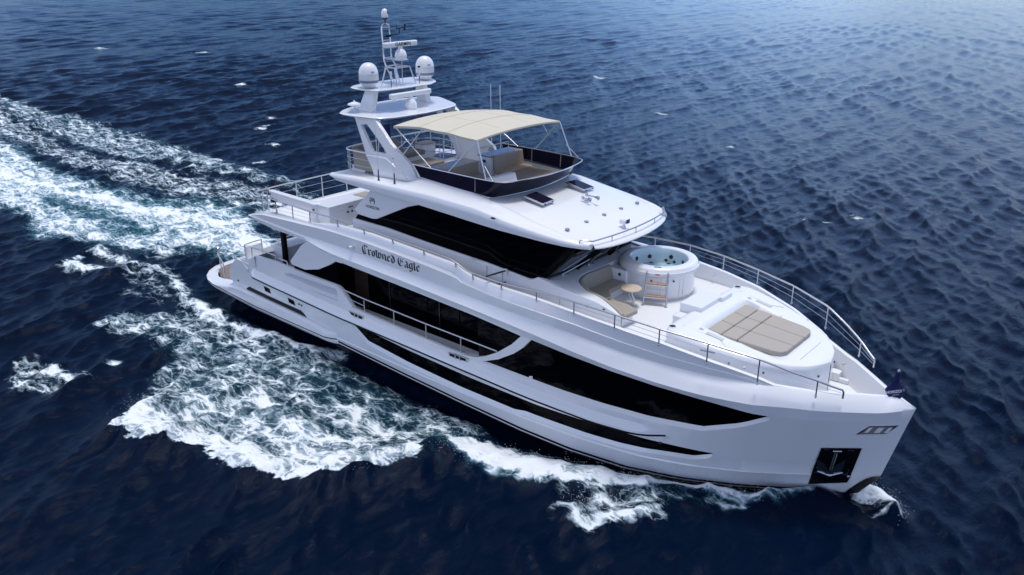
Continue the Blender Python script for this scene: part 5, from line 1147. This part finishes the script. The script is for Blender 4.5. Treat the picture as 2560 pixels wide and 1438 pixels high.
for (cx_, cy__), r_ in (((4.4,-9.9),.35),((-9.1,-5.1),.4),((-34,23.2),.9),((-26.4,19.3),.8),((-37.6,27),.9),((-34.5,24),.7),((-21.5,14.5),.7),((19.6,30.2),.55),((17.6,26.5),.4),((18.6,28.2),.35),((-29,44),.8),((-9,54.1),.9),((-60,38),1.1),((-99,56),1.5),((-118,48),1.6),((-29.8,73),1.2),((4,44),.6)):
    dd = np.hypot((tx-cx_)*1.0, (ty-cy__)*1.3); foam = np.maximum(foam, .95*np.exp(-(dd/r_)**2))
foam = np.clip(foam, 0, 1.22)
aer = np.maximum(aer, soft(big, .34, 2.0, .6)); aer = np.maximum(aer, soft(arm, .30, 1.5, 1))
# heights: bow wave ridge, breaking front, prop wash mound, hull trough
hz += line([(29.6,-.45),(28,-1.7),(26.5,-2.7),(24.5,-3.9),(22.5,-4.8),(20.5,-5.5),(18.6,-6.3)], .75, .36, x, y) + line(lead, 1.1, .42, x, y) + line([(10.5,-7.8),(13.5,-8.3),(16,-7.6)], .9, .22, x, y)
hz += line([(24.0,-5.8),(25.1,-5.4),(26.1,-4.2)], .45, .20, x, y) + line([(30.2,.4),(30.9,.4),(31.7,-.25)], .40, .50, x, y) + line([(31.7,-.3),(30.9,-.55),(29.6,-.9),(28.4,-1.8)], .35, .22, x, y)
hz += line([(-2,1.2),(-6,2.4),(-11,2.6)], 1.8, .28, x, y) + line(hl, .5, .22, x, y) + line([(-13,11.8),(-20,11.8),(-30,11.5)], 1.2, .4, x, y) + line([(-9,-5.8),(-6,-5)], .7, .25, x, y)
dh, _ = seg_dist(x, y, [(-.3,-2.2),(1.2,-3.4),(10,-3.6),(16,-3.56),(20,-3.4),(23,-3.0),(25,-2.4),(27,-1.6),(28.8,-.7)]); hz -= np.interp(x, [0, 12, 17, 27, 29.5], [.20, .22, .34, .34, .1])*np.exp(-(dh/.5)**2)
hz += np.minimum(foam, 1)**2*(.15*noise2(x, y, 2.8, 21, 3)+.06*noise2(x, y, 9, 22, 2))*np.clip(1-SP[sl]*1.5, 0, 1)
damp = 1-.55*np.exp(-(np.maximum(0, np.abs(x-15)-15)**2+np.maximum(0, np.abs(y)-3)**2)/6)
Z[sl] = Z[sl]*damp + hz; DX[sl] *= damp; DY[sl] *= damp
FO = np.zeros_like(X); AE = np.zeros_like(X); FO[sl] = foam; AE[sl] = aer
# scattered crest foam on the open sea
cresty = np.clip((Z-.27)*5, 0, 1)*np.clip(noise2(X, Y, .21, 31, 2)*1.6-.75, 0, 1); FO = np.maximum(FO, np.minimum(cresty*1.0, .62)*(SP < 1.2))
ny, nx = X.shape
co = np.stack([X+DX, Y+DY, Z], -1).reshape(-1, 3).astype(np.float32)
idx = np.arange(ny*nx).reshape(ny, nx)
qd = np.stack([idx[:-1,:-1], idx[:-1,1:], idx[1:,1:], idx[1:,:-1]], -1).reshape(-1, 4)
me = D.meshes.new('sea'); me.vertices.add(len(co)); me.vertices.foreach_set('co', co.ravel())
me.loops.add(qd.size); me.loops.foreach_set('vertex_index', qd.ravel().astype(np.int32))
me.polygons.add(len(qd)); me.polygons.foreach_set('loop_start', np.arange(0, qd.size, 4, dtype=np.int32)); me.polygons.foreach_set('loop_total', np.full(len(qd), 4, np.int32))
me.polygons.foreach_set('use_smooth', np.ones(len(qd), bool)); me.update(calc_edges=True)
for nm, ar in (('foam', FO), ('aer', AE)):
    at = me.attributes.new(nm, 'FLOAT', 'POINT'); at.data.foreach_set('value', ar.reshape(-1).astype(np.float32))
sea = D.objects.new('sea', me); COL.objects.link(sea); sea['kind'] = 'structure'
sm_ = D.materials.new('sea_water'); sm_.use_nodes = True; t = sm_.node_tree; N = t.nodes; L = t.links
pb = N['Principled BSDF']; out = N['Material Output']
def nn(ty, **k):
    n = N.new(ty)
    for a, b in k.items():
        if a in n.inputs: n.inputs[a].default_value = b
        else: setattr(n, a, b)
    return n
def math_(op, a, b=None, c_=None, clamp=False):
    n = N.new('ShaderNodeMath'); n.operation = op; n.use_clamp = clamp
    for i, q in enumerate((a, b, c_)):
        if q is None: continue
        if isinstance(q, (int, float)): n.inputs[i].default_value = q
        else: L.new(q, n.inputs[i])
    return n.outputs[0]
def maprange(v, a, b, lo=0, hi=1):
    n = N.new('ShaderNodeMapRange'); n.interpolation_type = 'SMOOTHSTEP'
    for i, q in enumerate((v, a, b, lo, hi)):
        if isinstance(q, (int, float)): n.inputs[i].default_value = q
        else: L.new(q, n.inputs[i])
    return n.outputs[0]
geo = N.new('ShaderNodeNewGeometry'); pos = geo.outputs['Position']
fa = nn('ShaderNodeAttribute', attribute_name='foam').outputs['Fac']; aa = nn('ShaderNodeAttribute', attribute_name='aer').outputs['Fac']
mp = N.new('ShaderNodeMapping'); mp.inputs['Scale'].default_value = (.75, 1.25, .6); mp.inputs['Rotation'].default_value = (0, 0, .12); L.new(pos, mp.inputs[0])
n1 = nn('ShaderNodeTexNoise', Scale=1.15, Detail=9.0, Roughness=.66); L.new(mp.outputs[0], n1.inputs['Vector'])
wrp = nn('ShaderNodeTexNoise', Scale=1.1, Detail=5.0, Roughness=.6); L.new(mp.outputs[0], wrp.inputs['Vector'])
vm = N.new('ShaderNodeVectorMath'); vm.operation = 'MULTIPLY_ADD'; vm.inputs[1].default_value = (1.5, 1.5, 0); L.new(wrp.outputs['Color'], vm.inputs[0]); L.new(mp.outputs[0], vm.inputs[2])
def lace(scale, w0, w1):
    v = N.new('ShaderNodeTexVoronoi'); v.feature = 'DISTANCE_TO_EDGE'; v.voronoi_dimensions = '2D'; v.inputs['Scale'].default_value = scale; L.new(vm.outputs[0], v.inputs['Vector'])
    return maprange(v.outputs['Distance'], w0, w1, 1, 0)
l1, l2 = lace(1.05, .0, .17), lace(2.7, .0, .20)
lc = math_('MAXIMUM', l1, math_('MULTIPLY', l2, .8))
nz = maprange(n1.outputs['Fac'], .30, .72)
fine = nn('ShaderNodeTexNoise', Scale=5.5, Detail=7.0, Roughness=.7); L.new(vm.outputs[0], fine.inputs['Vector'])
pat = math_('ADD', math_('ADD', math_('MULTIPLY', nz, .46), math_('MULTIPLY', math_('MULTIPLY', lc, math_('ADD', math_('MULTIPLY', n1.outputs['Fac'], 1.0), .2)), .42)), math_('MULTIPLY', maprange(fine.outputs['Fac'], .25, .75), .22))
th_ = math_('SUBTRACT', 1.0, fa)
n0 = nn('ShaderNodeTexNoise', Scale=.42, Detail=3.0, Roughness=.6); L.new(mp.outputs[0], n0.inputs['Vector'])
th_ = math_('SUBTRACT', th_, math_('MULTIPLY', math_('SUBTRACT', n0.outputs['Fac'], .5), .42))
fm = maprange(pat, math_('SUBTRACT', th_, .13), math_('ADD', th_, .36))
fm = math_('MULTIPLY', fm, maprange(fa, .04, .25))
thick = maprange(math_('SUBTRACT', pat, th_), .05, .52)
# water colour: deep navy, turquoise where air is mixed in
wc = N.new('ShaderNodeMix'); wc.data_type = 'RGBA'; wc.inputs['A'].default_value = (.0003, .0048, .0185, 1); wc.inputs['B'].default_value = (.10, .33, .41, 1)
af = math_('MULTIPLY', aa, maprange(math_('ADD', math_('MULTIPLY', pat, .6), math_('MULTIPLY', fa, .6)), .30, .95)); L.new(af, wc.inputs['Factor'])
fc = N.new('ShaderNodeMix'); fc.data_type = 'RGBA'; L.new(wc.outputs['Result'], fc.inputs['A'])
ft = N.new('ShaderNodeMix'); ft.data_type = 'RGBA'; ft.inputs['A'].default_value = (.42, .56, .64, 1); ft.inputs['B'].default_value = (.82, .85, .88, 1); L.new(thick, ft.inputs['Factor']); L.new(ft.outputs['Result'], fc.inputs['B'])
L.new(fm, fc.inputs['Factor'])
L.new(fc.outputs['Result'], pb.inputs['Base Color']); pb.inputs['IOR'].default_value = 1.33
L.new(math_('ADD', math_('MULTIPLY', fm, .62), .07), pb.inputs['Roughness'])
L.new(math_('ADD', .08, math_('MULTIPLY', fm, .12)), pb.inputs['Specular IOR Level'])
# ripples
m2 = N.new('ShaderNodeMapping'); m2.inputs['Rotation'].default_value = (0, 0, -(wd0)); m2.inputs['Scale'].default_value = (1, .42, 1); L.new(pos, m2.inputs[0])
r1 = nn('ShaderNodeTexNoise', Scale=3.4, Detail=7.0, Roughness=.68, Distortion=.4); r2 = nn('ShaderNodeTexNoise', Scale=.85, Detail=6.0, Roughness=.62, Distortion=.3)
for r in (r1, r2): L.new(m2.outputs[0], r.inputs['Vector'])
b1 = nn('ShaderNodeBump', Strength=.7, Distance=.09); L.new(r1.outputs['Fac'], b1.inputs['Height'])
b2 = nn('ShaderNodeBump', Strength=.28, Distance=.30); L.new(r2.outputs['Fac'], b2.inputs['Height']); L.new(b1.outputs[0], b2.inputs['Normal'])
b3 = nn('ShaderNodeBump', Strength=.7, Distance=.10); L.new(math_('ADD', math_('MULTIPLY', fm, .6), math_('MULTIPLY', n1.outputs['Fac'], math_('MULTIPLY', fm, 1.2))), b3.inputs['Height']); L.new(b2.outputs[0], b3.inputs['Normal'])
L.new(b3.outputs[0], pb.inputs['Normal'])
me.materials.append(sm_)
# flying spray
sp_ = MB()
def drop(p, r):
    o = [Vector(v)*r*(.7+.6*random.random()) for v in ((1,0,0),(-1,0,0),(0,1,0),(0,-1,0),(0,0,1),(0,0,-1))]
    sp_.add([Vector(p)+q for q in o], [(0,2,4),(2,1,4),(1,3,4),(3,0,4),(2,0,5),(1,2,5),(3,1,5),(0,3,5)])
for _ in range(1500):
    k = random.random(); a = Vector((30.1,.5,.25)).lerp(Vector((31.65,-.25,.22)), k)
    drop(a+Vector((random.gauss(0,.15), random.gauss(0,.18), abs(random.gauss(0,.20)))), random.uniform(.004,.011))
for pl, n_, sp2, hh in ((lead, 1300, .25, .18), ([(28.5,-1.6),(26.5,-2.8),(24.5,-4.0),(22.5,-5.1),(20.5,-5.8),(18.8,-6.0)], 1300, .28, .25), ([(24.0,-5.8),(25.1,-5.5),(26.1,-4.3)], 300, .2, .15), ([(-.6,.6),(-4,2.2),(-9,3.0)], 500, .9, .25)):
    for _ in range(n_):
        i = random.randrange(len(pl)-1); k = random.random(); a, b = pl[i], pl[i+1]
        drop((a[0]+(b[0]-a[0])*k+random.gauss(0,sp2), a[1]+(b[1]-a[1])*k+random.gauss(0,sp2), .38+abs(random.gauss(0,hh))), random.uniform(.004,.011))
so_ = sp_.build('spray', mat('spray_white', (.85,.87,.9), .6)); so_['kind'] = 'stuff'; so_['label'] = 'white spray droplets thrown up by the bow wave'; so_['category'] = 'spray'
